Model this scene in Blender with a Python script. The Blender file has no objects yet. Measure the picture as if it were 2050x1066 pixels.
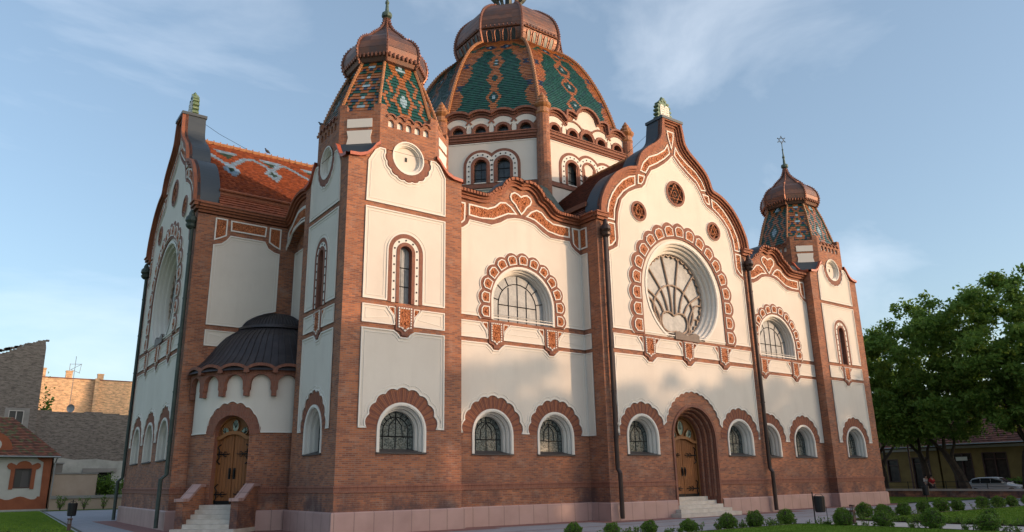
import bpy, math, random
import numpy as np
from mathutils import Vector, Matrix
from mathutils.geometry import tessellate_polygon
random.seed(7)
sc = bpy.context.scene
COL = sc.collection
PI = math.pi
R = math.radians

# ------------------------------------------------------------------ camera
def make_camera():
    yaw, pit, rol = 0.62228, 0.27143, -0.01489
    cy, sy = math.cos(yaw), math.sin(yaw)
    f = Vector((sy*math.cos(pit), cy*math.cos(pit), math.sin(pit)))
    r = Vector((cy, -sy, 0)); u = r.cross(f)
    r2 = math.cos(rol)*r + math.sin(rol)*u; u2 = -math.sin(rol)*r + math.cos(rol)*u
    m = Matrix(((r2.x, u2.x, -f.x, -11.03), (r2.y, u2.y, -f.y, -25.902), (r2.z, u2.z, -f.z, 1.8), (0, 0, 0, 1)))
    cd = bpy.data.cameras.new('camera'); cam = bpy.data.objects.new('camera', cd); COL.objects.link(cam)
    cam.matrix_world = m
    cd.sensor_width = 36; cd.lens = 1476.12/2050*36
    cd.shift_x = (1025-1004.93)/2050; cd.shift_y = (551.8-533)/2050
    cd.clip_start = .1; cd.clip_end = 3000
    sc.camera = cam
make_camera()

# ------------------------------------------------------------------ light
SUN_EL, SUN_AZ = 8.5, 38.5         # azimuth: degrees from -Y towards +X
CLOUD_AT = (7, 2, 9)
world = bpy.data.worlds.new("World"); sc.world = world; world.use_nodes = True
def make_world():
    nt = world.node_tree; N = nt.nodes; L = nt.links
    for n in list(N): N.remove(n)
    out = N.new('ShaderNodeOutputWorld'); bg = N.new('ShaderNodeBackground')
    sky = N.new('ShaderNodeTexSky'); sky.sky_type = 'NISHITA'; sky.sun_disc = False
    sky.sun_elevation = R(SUN_EL); sky.sun_rotation = R(180-SUN_AZ)
    sky.air_density = 1.0; sky.dust_density = 1.7; sky.ozone_density = 2.0
    tc = N.new('ShaderNodeTexCoord')
    # thin wisps of cloud, fixed to directions in the sky
    mp = N.new('ShaderNodeMapping'); mp.inputs['Rotation'].default_value = (R(0), R(-40), R(70)); mp.inputs['Scale'].default_value = (1.0, 3.0, 4.0)
    n1 = N.new('ShaderNodeTexNoise'); n1.inputs['Scale'].default_value = 1.25; n1.inputs['Detail'].default_value = 7; n1.inputs['Roughness'].default_value = .55; n1.inputs['Distortion'].default_value = .5
    cr = N.new('ShaderNodeValToRGB'); cr.color_ramp.elements[0].position = .5; cr.color_ramp.elements[1].position = .82
    cr.color_ramp.elements[1].color = (.42, .42, .42, 1)
    mx = N.new('ShaderNodeMixRGB'); mx.inputs[2].default_value = (8.2, 8.6, 9.2, 1)
    hs = N.new('ShaderNodeHueSaturation'); hs.inputs['Saturation'].default_value = .97; hs.inputs['Value'].default_value = 2.0
    L.new(tc.outputs['Generated'], mp.inputs[0]); L.new(mp.outputs[0], n1.inputs['Vector']); L.new(n1.outputs['Fac'], cr.inputs[0])
    mp.inputs['Location'].default_value = CLOUD_AT; hz = N.new('ShaderNodeMixRGB'); hz.inputs[0].default_value = .3; hz.inputs[2].default_value = (2.9, 3.6, 4.35, 1); L.new(sky.outputs[0], hs.inputs['Color']); L.new(hs.outputs[0], hz.inputs[1]); L.new(hz.outputs[0], mx.inputs[1]); L.new(cr.outputs[0], mx.inputs[0]); 
    # warm glow added round the low sun, behind the viewer, to light shaded walls
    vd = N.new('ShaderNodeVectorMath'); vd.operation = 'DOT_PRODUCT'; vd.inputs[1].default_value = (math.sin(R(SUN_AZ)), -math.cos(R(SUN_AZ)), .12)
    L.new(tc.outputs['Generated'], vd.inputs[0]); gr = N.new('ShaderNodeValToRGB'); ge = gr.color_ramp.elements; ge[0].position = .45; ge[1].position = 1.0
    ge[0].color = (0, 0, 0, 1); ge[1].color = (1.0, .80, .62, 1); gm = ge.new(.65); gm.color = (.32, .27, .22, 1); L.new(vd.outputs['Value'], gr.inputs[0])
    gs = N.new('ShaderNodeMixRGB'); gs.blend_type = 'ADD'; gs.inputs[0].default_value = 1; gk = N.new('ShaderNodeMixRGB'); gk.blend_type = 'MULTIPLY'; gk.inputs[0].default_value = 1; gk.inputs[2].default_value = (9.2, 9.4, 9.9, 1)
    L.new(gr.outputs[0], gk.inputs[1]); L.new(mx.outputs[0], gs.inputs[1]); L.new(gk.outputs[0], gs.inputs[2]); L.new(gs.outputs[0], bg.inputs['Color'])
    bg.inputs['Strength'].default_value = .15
    L.new(bg.outputs[0], out.inputs[0])
make_world()
sd = bpy.data.lights.new('sun', 'SUN'); sd.energy = 2.75; sd.angle = R(.6); sd.color = (1.0, .67, .42)
sun = bpy.data.objects.new('sun', sd); COL.objects.link(sun)
sdir = Vector((math.sin(R(SUN_AZ))*math.cos(R(SUN_EL)), -math.cos(R(SUN_AZ))*math.cos(R(SUN_EL)), math.sin(R(SUN_EL))))
sun.rotation_euler = sdir.to_track_quat('Z', 'Y').to_euler()
sc.view_settings.view_transform = 'Standard'; sc.view_settings.look = 'None'
sc.view_settings.gamma = 1; sc.view_settings.exposure = .15
sc.render.engine = 'CYCLES'

# ------------------------------------------------------------------ materials
MATS = {}
def mat(name, col=(.5, .5, .5), rough=.7, metal=0.0, build=None, spec=.5):
    m = bpy.data.materials.new(name); m.use_nodes = True
    nt = m.node_tree; b = nt.nodes['Principled BSDF']
    b.inputs['Base Color'].default_value = (*col, 1); b.inputs['Roughness'].default_value = rough
    b.inputs['Metallic'].default_value = metal; b.inputs['Specular IOR Level'].default_value = spec
    if build: build(nt, b)
    MATS[name] = m
    return m
def node(nt, t, **kw):
    n = nt.nodes.new('ShaderNode'+t)
    for k, v in kw.items():
        if k in n.inputs: n.inputs[k].default_value = v
        else: setattr(n, k, v)
    return n
def ramp(nt, src, stops):
    r = nt.nodes.new('ShaderNodeValToRGB'); e = r.color_ramp.elements
    while len(e) < len(stops): e.new(.5)
    for i, (p, c) in enumerate(stops): e[i].position = p; e[i].color = (*c, 1) if len(c) == 3 else c
    nt.links.new(src, r.inputs[0]); return r
def pos(nt, obj=False):
    if obj: return node(nt, 'TexCoord').outputs['Object']
    return node(nt, 'NewGeometry').outputs['Position']
def noise(nt, scale, detail=4, rough=.55, obj=False, vec=None):
    n = node(nt, 'TexNoise', Scale=scale, Detail=detail, Roughness=rough)
    nt.links.new(vec if vec is not None else pos(nt, obj), n.inputs['Vector']); return n.outputs['Fac']
def mixc(nt, fac, a, b, mode='MIX'):
    m = nt.nodes.new('ShaderNodeMixRGB'); m.blend_type = mode
    for i, x in ((0, fac), (1, a), (2, b)):
        if isinstance(x, bpy.types.NodeSocket): nt.links.new(x, m.inputs[i])
        elif isinstance(x, (int, float)): m.inputs[i].default_value = x
        else: m.inputs[i].default_value = (*x, 1)
    return m.outputs[0]
def bump(nt, b, h, dist=.02, strength=.6):
    bp = node(nt, 'Bump', Strength=strength, Distance=dist); nt.links.new(h, bp.inputs['Height']); nt.links.new(bp.outputs[0], b.inputs['Normal'])
def wallcoord(nt):
    """(distance along the wall, height, 0) for any upright face"""
    g = node(nt, 'NewGeometry')
    cr = node(nt, 'VectorMath', operation='CROSS_PRODUCT'); cr.inputs[1].default_value = (0, 0, 1)
    nt.links.new(g.outputs['True Normal'], cr.inputs[0])
    nm = node(nt, 'VectorMath', operation='NORMALIZE'); nt.links.new(cr.outputs[0], nm.inputs[0])
    dt = node(nt, 'VectorMath', operation='DOT_PRODUCT'); nt.links.new(g.outputs['Position'], dt.inputs[0]); nt.links.new(nm.outputs[0], dt.inputs[1])
    sp = node(nt, 'SeparateXYZ'); nt.links.new(g.outputs['Position'], sp.inputs[0])
    cb = node(nt, 'CombineXYZ'); nt.links.new(dt.outputs['Value'], cb.inputs[0]); nt.links.new(sp.outputs[2], cb.inputs[1])
    return cb.outputs[0], sp.outputs[2]
def brick_build(c1, c2, mortar, dark=(.07, .03, .025), w=.27, h=.075, grime=True, msize=.009, patch=.5):
    def f(nt, b):
        v, z = wallcoord(nt)
        br = node(nt, 'TexBrick'); br.offset = .5
        br.inputs['Scale'].default_value = 1; br.inputs['Brick Width'].default_value = w; br.inputs['Row Height'].default_value = h
        br.inputs['Mortar Size'].default_value = msize; br.inputs['Mortar Smooth'].default_value = .3
        br.inputs['Color1'].default_value = (*c1, 1); br.inputs['Color2'].default_value = (*c2, 1); br.inputs['Mortar'].default_value = (*mortar, 1)
        br.inputs['Bias'].default_value = -.1
        nt.links.new(v, br.inputs['Vector'])
        n = noise(nt, .9, 5, .6)
        zr = ramp(nt, n, [(.4, (0, 0, 0)), (.7, (patch*.55, patch*.55, patch*.55))])
        col = mixc(nt, zr.outputs[0], br.outputs['Color'], [x*.66 for x in c2])
        n3 = ramp(nt, noise(nt, 3.1, 6, .7), [(.58, (0, 0, 0)), (.72, (patch, patch, patch))])
        mv = node(nt, 'Math', operation='MULTIPLY'); nt.links.new(n3.outputs[0], mv.inputs[0]); mv.inputs[1].default_value = .6
        col = mixc(nt, mv.outputs[0], col, dark)
        col = mixc(nt, br.outputs['Fac'], col, mortar)
        if grime:
            lo = ramp(nt, z, [(0, (1, 1, 1)), (1, (0, 0, 0))])   # z 0..1
            mr = node(nt, 'MapRange'); mr.inputs['From Min'].default_value = .6; mr.inputs['From Max'].default_value = 2.7; mr.inputs['To Min'].default_value = 1.1; mr.inputs['To Max'].default_value = 0
            nt.links.new(z, mr.inputs['Value'])
            ml = node(nt, 'Math', operation='MULTIPLY'); nt.links.new(mr.outputs[0], ml.inputs[0])
            nn = ramp(nt, noise(nt, .7, 7, .7), [(.42, (0, 0, 0)), (.6, (1, 1, 1))]); nt.links.new(nn.outputs[0], ml.inputs[1])
            col = mixc(nt, ml.outputs[0], col, (.085, .045, .042))
            ef = ramp(nt, noise(nt, 1.7, 6, .7), [(.52, (0, 0, 0)), (.72, (.38, .38, .38))])
            col = mixc(nt, ef.outputs[0], col, (.36, .26, .21))
        if msize > .015:
            mp = node(nt, 'Mapping'); mp.inputs['Scale'].default_value = (1.1, 4.5, 1); nt.links.new(v, mp.inputs[0])
            q1 = ramp(nt, noise(nt, 1.3, 8, .75, vec=mp.outputs[0]), [(.40, (0, 0, 0)), (.56, (.75, .75, .75))]); col = mixc(nt, q1.outputs[0], col, [min(1, x*1.75) for x in c1])
            q2 = ramp(nt, noise(nt, 2.3, 8, .75, vec=mp.outputs[0]), [(.50, (0, 0, 0)), (.64, (.85, .85, .85))]); col = mixc(nt, q2.outputs[0], col, [x*.45 for x in c2])
        nt.links.new(col, b.inputs['Base Color'])
        bump(nt, b, br.outputs['Fac'], -.008, .6)
    return f
mat('brick', rough=.85, build=brick_build((.42, .145, .060), (.17, .058, .036), (.25, .165, .125), w=.26, h=.07, patch=.8))
mat('brick_moulding', rough=.8, build=brick_build((.25, .092, .054), (.18, .06, .038), (.20, .12, .09), w=.075, h=.25, grime=False, msize=.006, patch=.2))
mat('brick_cornice', rough=.75, build=brick_build((.30, .095, .04), (.21, .062, .03), (.17, .075, .05), w=.11, h=.3, grime=False, msize=.006, patch=.1))
mat('old_brick', rough=.95, build=brick_build((.15, .13, .112), (.085, .072, .063), (.16, .142, .125), dark=(.06, .045, .04), w=.30, h=.095, grime=False, msize=.02, patch=.9))
mat('yellow_brick', rough=.95, build=brick_build((.58, .36, .20), (.46, .26, .14), (.5, .36, .24), dark=(.2, .12, .08), w=.30, h=.1, grime=False, msize=.02, patch=.7))
def plaster_b(nt, b):
    n1 = noise(nt, .45, 6, .6); n2 = noise(nt, 9, 4, .6)
    c = ramp(nt, n1, [(.3, (.62, .55, .48)), (.72, (.69, .625, .55))])
    v, z = wallcoord(nt)
    mp = node(nt, 'Mapping'); mp.inputs['Scale'].default_value = (.9, .12, 1); nt.links.new(v, mp.inputs[0])
    st = ramp(nt, noise(nt, 1.6, 5, .6, vec=mp.outputs[0]), [(.5, (0, 0, 0)), (.75, (.22, .22, .22))])
    nt.links.new(mixc(nt, st.outputs[0], c.outputs[0], (.46, .41, .36)), b.inputs['Base Color']); bump(nt, b, n2, .004, .5)
mat('plaster', rough=.9, build=plaster_b)
mat('trim_white', (.70, .65, .59), .8)
def terra(nt, b):
    vo = node(nt, 'TexVoronoi', Scale=7.5); nt.links.new(pos(nt), vo.inputs['Vector'])
    n = noise(nt, 11, 5, .65)
    wv = node(nt, 'TexWave', Scale=3.2, Distortion=14.0, Detail=3.0); wv.inputs['Detail Scale'].default_value = 1.6; nt.links.new(pos(nt), wv.inputs['Vector'])
    ad = node(nt, 'Math', operation='ADD'); nt.links.new(wv.outputs['Fac'], ad.inputs[0]); nt.links.new(n, ad.inputs[1])
    c = ramp(nt, ad.outputs[0], [(.35, (.13, .034, .018)), (.62, (.38, .105, .034)), (1.0, (.50, .165, .055))])
    nt.links.new(c.outputs[0], b.inputs['Base Color']); bump(nt, b, ad.outputs[0], .05, .8)
mat('terracotta', rough=.6, build=terra)
def granite(nt, b):
    v, z = wallcoord(nt)
    br = node(nt, 'TexBrick'); br.offset = 0
    br.inputs['Scale'].default_value = 1; br.inputs['Brick Width'].default_value = .78; br.inputs['Row Height'].default_value = 3
    br.inputs['Mortar Size'].default_value = .022
    br.inputs['Color1'].default_value = (.40, .24, .215, 1); br.inputs['Color2'].default_value = (.34, .20, .185, 1); br.inputs['Mortar'].default_value = (.085, .05, .045, 1)
    of = node(nt, 'VectorMath', operation='ADD'); of.inputs[1].default_value = (0, 1.5, 0); nt.links.new(v, of.inputs[0]); nt.links.new(of.outputs[0], br.inputs['Vector'])
    n = noise(nt, 60, 3, .7)
    c = mixc(nt, n, br.outputs['Color'], (.42, .28, .25)); c2 = mixc(nt, ramp(nt, noise(nt, 1.1, 6), [(.4, (0, 0, 0)), (.75, (.5, .5, .5))]).outputs[0], c, (.24, .14, .13))
    nt.links.new(c2, b.inputs['Base Color'])
mat('pink_granite', rough=.55, build=granite)
def grime_flat(c1, c2, sc_=3., bsc=30, bd=.004, obj=False):
    def f(nt, b):
        r = ramp(nt, noise(nt, sc_, 6, .6, obj), [(.3, c1), (.7, c2)]); nt.links.new(r.outputs[0], b.inputs['Base Color'])
        bump(nt, b, noise(nt, bsc, 4, .6, obj), bd, .6)
    return f
mat('stone_step', rough=.7, build=grime_flat((.42, .37, .32), (.56, .51, .46)))
mat('flashing', (.045, .055, .065), .5, .3)
mat('apse_metal', rough=.45, metal=.35, build=grime_flat((.032, .026, .028), (.06, .05, .052), 2, 20, .003))
def patina(nt, b):
    v = pos(nt)
    r = ramp(nt, noise(nt, 1.5, 6), [(.3, (.06, .09, .075)), (.7, (.12, .15, .12))]); nt.links.new(r.outputs[0], b.inputs['Base Color'])
    w = node(nt, 'TexWave', Scale=3.5); w.bands_direction = 'X'; nt.links.new(v, w.inputs['Vector']); bump(nt, b, w.outputs['Fac'], .04, 1)
mat('green_roof_metal', rough=.6, build=patina)
def copper(nt, b):
    v, z = wallcoord(nt)
    mp = node(nt, 'Mapping'); mp.inputs['Scale'].default_value = (.25, 2.6, 1); nt.links.new(v, mp.inputs[0])
    fl = node(nt, 'VectorMath', operation='FLOOR'); nt.links.new(mp.outputs[0], fl.inputs[0])
    wn = node(nt, 'TexWhiteNoise'); nt.links.new(fl.outputs[0], wn.inputs['Vector'])
    c = ramp(nt, wn.outputs['Value'], [(0, (.15, .07, .048)), (1, (.27, .125, .08))])
    n = ramp(nt, noise(nt, 1.6, 6, .65), [(.38, (0, 0, 0)), (.66, (.8, .8, .8))])
    nt.links.new(mixc(nt, n.outputs[0], c.outputs[0], (.10, .075, .07)), b.inputs['Base Color'])
    w = node(nt, 'Math', operation='FRACT'); sp = node(nt, 'SeparateXYZ'); nt.links.new(mp.outputs[0], sp.inputs[0]); nt.links.new(sp.outputs[1], w.inputs[0])
    rr = ramp(nt, w.outputs[0], [(0, (0, 0, 0)), (.06, (1, 1, 1)), (.94, (1, 1, 1)), (1, (0, 0, 0))]); bump(nt, b, rr.outputs[0], .03, .8)
mat('copper', rough=.5, metal=.7, build=copper)
mat('copper_plain', rough=.48, metal=.7, build=grime_flat((.16, .07, .048), (.30, .13, .085), 5, 20, .004))
mat('verdigris', rough=.6, metal=.3, build=grime_flat((.05, .085, .075), (.10, .145, .12), 6))
mat('dark_statue_metal', rough=.55, metal=.4, build=grime_flat((.05, .055, .045), (.11, .11, .085), 4))
def tilem(rough):
    def f(nt, b):
        a = node(nt, 'Attribute'); a.attribute_name = 'tile'
        n = ramp(nt, noise(nt, 5, 5, .6), [(.3, (.75, .75, .75)), (.7, (1.1, 1.1, 1.1))])
        nt.links.new(mixc(nt, 1.0, a.outputs['Color'], n.outputs[0], 'MULTIPLY'), b.inputs['Base Color'])
    return f
mat('glazed_tile', rough=.28, build=tilem(.28))
mat('clay_tile', rough=.8, build=tilem(.8))
def rooftile(c1, c2, along='Y'):
    def f(nt, b):
        sp = node(nt, 'SeparateXYZ'); nt.links.new(pos(nt), sp.inputs[0])
        ad = node(nt, 'CombineXYZ')
        nt.links.new(sp.outputs[0 if along == 'X' else 1], ad.inputs[0]); nt.links.new(sp.outputs[2], ad.inputs[1])
        br = node(nt, 'TexBrick'); br.inputs['Scale'].default_value = 1; br.inputs['Brick Width'].default_value = .2; br.inputs['Row Height'].default_value = .16; br.inputs['Mortar Size'].default_value = .022
        br.inputs['Color1'].default_value = (*c1, 1); br.inputs['Color2'].default_value = (*c2, 1); br.inputs['Mortar'].default_value = (*[x*.35 for x in c2], 1)
        nt.links.new(ad.outputs[0], br.inputs['Vector'])
        c = mixc(nt, ramp(nt, noise(nt, .8, 6), [(.35, (0, 0, 0)), (.7, (.6, .6, .6))]).outputs[0], br.outputs['Color'], [x*.55 for x in c1])
        nt.links.new(c, b.inputs['Base Color']); bump(nt, b, br.outputs['Fac'], -.04, .9)
    return f
mat('roof_tiles_red', rough=.85, build=rooftile((.30, .10, .06), (.20, .07, .045)))
mat('roof_tiles_old', rough=.9, build=rooftile((.20, .10, .065), (.13, .065, .045), 'X'))
def stained(nt, b):
    v, z = wallcoord(nt)
    vo = node(nt, 'TexVoronoi', Scale=15); nt.links.new(v, vo.inputs['Vector'])
    c = ramp(nt, vo.outputs['Distance'], [(.0, (.05, .07, .068)), (.35, (.02, .03, .031)), (.62, (.11, .13, .125))])
    nt.links.new(c.outputs[0], b.inputs['Base Color'])
    r = ramp(nt, noise(nt, 14, 3), [(.3, (.15, .15, .15)), (.7, (.45, .45, .45))]); nt.links.new(r.outputs[0], b.inputs['Roughness'])
    bump(nt, b, vo.outputs['Distance'], .01, .5)
mat('leaded_glass', rough=.25, build=stained)
def frosted(nt, b):
    vo = node(nt, 'TexVoronoi', Scale=5); nt.links.new(pos(nt), vo.inputs['Vector'])
    c = ramp(nt, noise(nt, 2.2, 6, .7), [(.3, (.17, .18, .19)), (.7, (.33, .335, .34))]); nt.links.new(c.outputs[0], b.inputs['Base Color'])
    bump(nt, b, noise(nt, 7, 5, .7), .03, .5)
mat('frosted_glass', rough=.45, build=frosted)
mat('dark_glass', (.02, .024, .026), .35)
mat('drum_glass', rough=.2, build=grime_flat((.02, .025, .028), (.07, .08, .085), 2.5, 14, .01))
mat('leading', (.02, .02, .022), .5, .4)
def wood(nt, b):
    v, z = wallcoord(nt)
    mp = node(nt, 'Mapping'); mp.inputs['Scale'].default_value = (9, .6, 1); nt.links.new(v, mp.inputs[0])
    c = ramp(nt, noise(nt, 2, 6, .6, vec=mp.outputs[0]), [(.3, (.13, .042, .010)), (.7, (.26, .095, .022))])
    nt.links.new(c.outputs[0], b.inputs['Base Color'])
    sp = node(nt, 'SeparateXYZ'); nt.links.new(v, sp.inputs[0])
    ml = node(nt, 'Math', operation='MULTIPLY'); ml.inputs[1].default_value = 7.2; nt.links.new(sp.outputs[0], ml.inputs[0])
    fr = node(nt, 'Math', operation='FRACT'); nt.links.new(ml.outputs[0], fr.inputs[0])
    rr = ramp(nt, fr.outputs[0], [(0, (0, 0, 0)), (.09, (1, 1, 1)), (.91, (1, 1, 1)), (1, (0, 0, 0))]); bump(nt, b, rr.outputs[0], .02, 1)
mat('door_wood', rough=.65, build=wood)
mat('transom_frame', (.22, .09, .025), .6)
mat('transom_glass', rough=.2, build=grime_flat((.10, .17, .14), (.30, .36, .30), 8, 20, .01))
mat('iron', (.012, .012, .013), .5, .6)
mat('pipe_metal', rough=.42, metal=.5, build=grime_flat((.035, .022, .02), (.06, .038, .032), 2))
mat('pipe_patina', rough=.6, metal=.3, build=grime_flat((.03, .045, .04), (.06, .08, .07), 3))
mat('red_glaze', rough=.45, build=grime_flat((.34, .06, .025), (.42, .09, .035), 4))
mat('sill_metal', (.06, .05, .048), .6, .2)
mat('green_ceramic', rough=.25, build=grime_flat((.03, .10, .04), (.18, .22, .11), 9))
mat('tablet_white', (.66, .62, .55), .6)
mat('lamp_brown', (.07, .03, .025), .6)
mat('black_metal', (.012, .012, .014), .45, .3)
mat('galv', (.28, .29, .29), .5, .5)

# ------------------------------------------------------------------ mesh helpers
class MB:
    def __init__(self): self.v = []; self.f = []; self.m = []; self.mats = []; self.c = None; self.cur = 0; self.cc = (1, 1, 1)
    def use(self, name):
        if name not in self.mats: self.mats.append(name)
        self.cur = self.mats.index(name); return self
    def poly(self, pts):
        b = len(self.v); self.v.extend([tuple(p) for p in pts]); self.f.append(tuple(range(b, b+len(pts)))); self.m.append(self.cur)
        if self.c is not None: self.c.append(self.cc)
    def box(self, x0, x1, y0, y1, z0, z1):
        a = [(x0, y0), (x1, y0), (x1, y1), (x0, y1)]
        self.loftz([a, a], [z0, z1])
    def loftz(self, rings, zs, cap=True):
        rr = [[(p[0], p[1], z) for p in r] for r, z in zip(rings, zs)]
        self.loft(rr, cap)
    def loft(self, rr, cap=True, closed=True):
        n = len(rr[0])
        for a, b in zip(rr, rr[1:]):
            for i in range(n if closed else n-1):
                j = (i+1) % n; self.poly([a[i], a[j], b[j], b[i]])
        if cap: self.poly(list(reversed(rr[0]))); self.poly(rr[-1])
    def tube(self, pts, r, n=6, cap=True):
        pts = [Vector(p) for p in pts]; rr = []
        rad = r if isinstance(r, (list, tuple)) else [r]*len(pts)
        prev = None
        for i, p in enumerate(pts):
            t = (pts[min(i+1, len(pts)-1)]-pts[max(i-1, 0)])
            t = t.normalized() if t.length > 1e-9 else Vector((0, 0, 1))
            if prev is None:
                a = Vector((0, 0, 1)) if abs(t.z) < .9 else Vector((1, 0, 0)); x = t.cross(a).normalized()
            else:
                x = prev-t*prev.dot(t); x = x.normalized() if x.length > 1e-6 else t.orthogonal().normalized()
            prev = x; y = t.cross(x)
            rr.append([p+rad[i]*(math.cos(2*PI*k/n)*x+math.sin(2*PI*k/n)*y) for k in range(n)])
        self.loft(rr, cap)
    def lathe(self, cx, cy, prof, n=16, cap=True):
        self.loftz([[(cx+r*math.cos(2*PI*k/n), cy+r*math.sin(2*PI*k/n)) for k in range(n)] for r, z in prof], [z for r, z in prof], cap)
    def build(self, name, mats=None, parent=None, smooth=False):
        me = bpy.data.meshes.new(name); me.from_pydata(self.v, [], self.f)
        ml = [mats] if isinstance(mats, str) else (mats or self.mats)
        for m in ml: me.materials.append(MATS[m])
        if len(ml) > 1: me.polygons.foreach_set('material_index', self.m)
        if smooth: me.polygons.foreach_set('use_smooth', [True]*len(self.f))
        if self.c is not None:
            at = me.color_attributes.new('tile', 'FLOAT_COLOR', 'CORNER'); arr = []
            for f, c in zip(self.f, self.c): arr.extend([c[0], c[1], c[2], 1]*len(f))
            at.data.foreach_set('color', arr)
        me.update()
        o = bpy.data.objects.new(name, me); COL.objects.link(o)
        if parent is not None: o.parent = parent
        return o
def tag(o, label=None, cat=None, group=None, kind=None):
    for k, v in (('label', label), ('category', cat), ('group', group), ('kind', kind)):
        if v: o[k] = v
    return o
def thing(name, label, cat, loc=(0, 0, 0), group=None):
    o = bpy.data.objects.new(name, None); o.location = loc; COL.objects.link(o); o.empty_display_size = .3
    return tag(o, label, cat, group)
class Fr:
    """a wall plane: origin, horizontal direction U, outward normal n; u measured from uc and scaled"""
    def __init__(s, o, U, n, su=1.0): s.o = Vector(o); s.U = Vector(U); s.n = Vector(n); s.su = su
    def P(s, u, z, d=0): return s.o+s.U*(u*s.su)+s.n*d+Vector((0, 0, z))
def prism(mb, fr, outer, holes=(), d1=0., d0=-.1, front=True, sides=True, holeside=True, ends=True):
    loops = [list(outer)]+[list(h) for h in holes]
    if front:
        flat = [p for l in loops for p in l]
        tris = tessellate_polygon([[Vector((p[0], p[1], 0)) for p in l] for l in loops])
        for t in tris: mb.poly([fr.P(*flat[i], d1) for i in t])
    for k, l in enumerate(loops):
        if (k == 0 and not sides) or (k > 0 and not holeside): continue
        lo, hi = min(p[0] for p in l), max(p[0] for p in l)
        for a, b in zip(l, l[1:]+l[:1]):
            if k == 0 and not ends and abs(a[0]-b[0]) < 1e-6 and (abs(a[0]-lo) < 1e-6 or abs(a[0]-hi) < 1e-6): continue
            mb.poly([fr.P(*a, d1), fr.P(*b, d1), fr.P(*b, d0), fr.P(*a, d0)])
def area(p): return .5*sum(a[0]*b[1]-b[0]*a[1] for a, b in zip(p, p[1:]+p[:1]))
def clean(p, closed=True):
    q = [p[0]]
    for a in p[1:]:
        if math.hypot(a[0]-q[-1][0], a[1]-q[-1][1]) > 1e-4: q.append(a)
    if closed and math.hypot(q[0][0]-q[-1][0], q[0][1]-q[-1][1]) < 1e-4: q.pop()
    return q
def offs(p, d, closed=True):
    """offset to the left of travel by d (inwards for a counter-clockwise loop)"""
    n = len(p); out = []
    for i in range(n):
        if closed: a, b, c = p[i-1], p[i], p[(i+1) % n]
        else: a, b, c = p[max(i-1, 0)], p[i], p[min(i+1, n-1)]
        e1 = Vector((b[0]-a[0], b[1]-a[1])); e2 = Vector((c[0]-b[0], c[1]-b[1]))
        if e1.length < 1e-9: e1 = e2
        if e2.length < 1e-9: e2 = e1
        e1.normalize(); e2.normalize()
        n1 = Vector((-e1.y, e1.x)); n2 = Vector((-e2.y, e2.x)); m = n1+n2
        if m.length < 1e-3: m = n1
        m.normalize(); k = min(1/max(m.dot(n1), .35), 2.5)
        out.append((b[0]+m.x*d*k, b[1]+m.y*d*k))
    return out
def ribbon(mb, fr, A, B, d1, d0, closed=True):
    """raised band between two matching paths"""
    n = len(A)
    for i in range(n if closed else n-1):
        j = (i+1) % n
        mb.poly([fr.P(*A[i], d1), fr.P(*A[j], d1), fr.P(*B[j], d1), fr.P(*B[i], d1)])
        mb.poly([fr.P(*A[i], d1), fr.P(*A[j], d1), fr.P(*A[j], d0), fr.P(*A[i], d0)])
        mb.poly([fr.P(*B[i], d1), fr.P(*B[j], d1), fr.P(*B[j], d0), fr.P(*B[i], d0)])
def far_enough(q, p, d):
    # drop offset points that ended up closer to the outline than they should
    keep = []
    n = len(p)
    for a in q:
        m = 9
        for i in range(n):
            b, c = p[i], p[(i+1) % n]; ex, ey = c[0]-b[0], c[1]-b[1]; L = ex*ex+ey*ey or 1e-9
            t = max(0, min(1, ((a[0]-b[0])*ex+(a[1]-b[1])*ey)/L)); m = min(m, (a[0]-b[0]-t*ex)**2+(a[1]-b[1]-t*ey)**2)
        if m > (d*.9)**2: keep.append(a)
    return keep
def panel(fr, outline, holes=(), parent=None, base=.0, name='plaster_panel', line=True, mats=('plaster', 'trim_white'), bead=.055):
    o = clean(list(outline))
    if area(o) < 0: o.reverse()
    mb = MB(); mb.use(mats[0]); prism(mb, fr, o, holes, base+.018, base-.01)
    mb.use(mats[1]); ribbon(mb, fr, o, offs(o, bead), base+.055, base)
    if line:
        q = far_enough(offs(o, .15), o, .15)
        if len(q) > 3: mb.use('brick_moulding') if False else None; ribbon(mb, fr, q, offs(q, .025), base+.034, base)
    return mb.build(name, None, parent)
def arch(uc, sill, spring, r, n=20):
    return [(uc-r, sill)]+[(uc-r*math.cos(PI*i/n), spring+r*math.sin(PI*i/n)) for i in range(n+1)]+[(uc+r, sill)]
def circle(uc, zc, r, n=32): return [(uc+r*math.cos(2*PI*i/n), zc+r*math.sin(2*PI*i/n)) for i in range(n)]
def bulge(a, b, s, n=5):
    """points from a to b along an arc bulging left of travel by s*chord"""
    ax, az = a; bx, bz = b; dx, dz = bx-ax, bz-az; out = []
    for i in range(n):
        t = i/n; k = 4*t*(1-t)*s; k = s*math.sin(PI*t)**.8 if t > 0 else 0
        out.append((ax+dx*t-dz*k, az+dz*t+dx*k))
    return out
def scal(uc, spring, r, a0=180, a1=0, nl=9, s=.22):
    """scalloped arc (clockwise as seen, from a0 to a1 degrees)"""
    P_ = [(uc+r*math.cos(R(a0+(a1-a0)*i/nl)), spring+r*math.sin(R(a0+(a1-a0)*i/nl))) for i in range(nl+1)]
    out = []
    for a, b in zip(P_, P_[1:]): out += bulge(a, b, s)
    return out+[P_[-1]]
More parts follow.
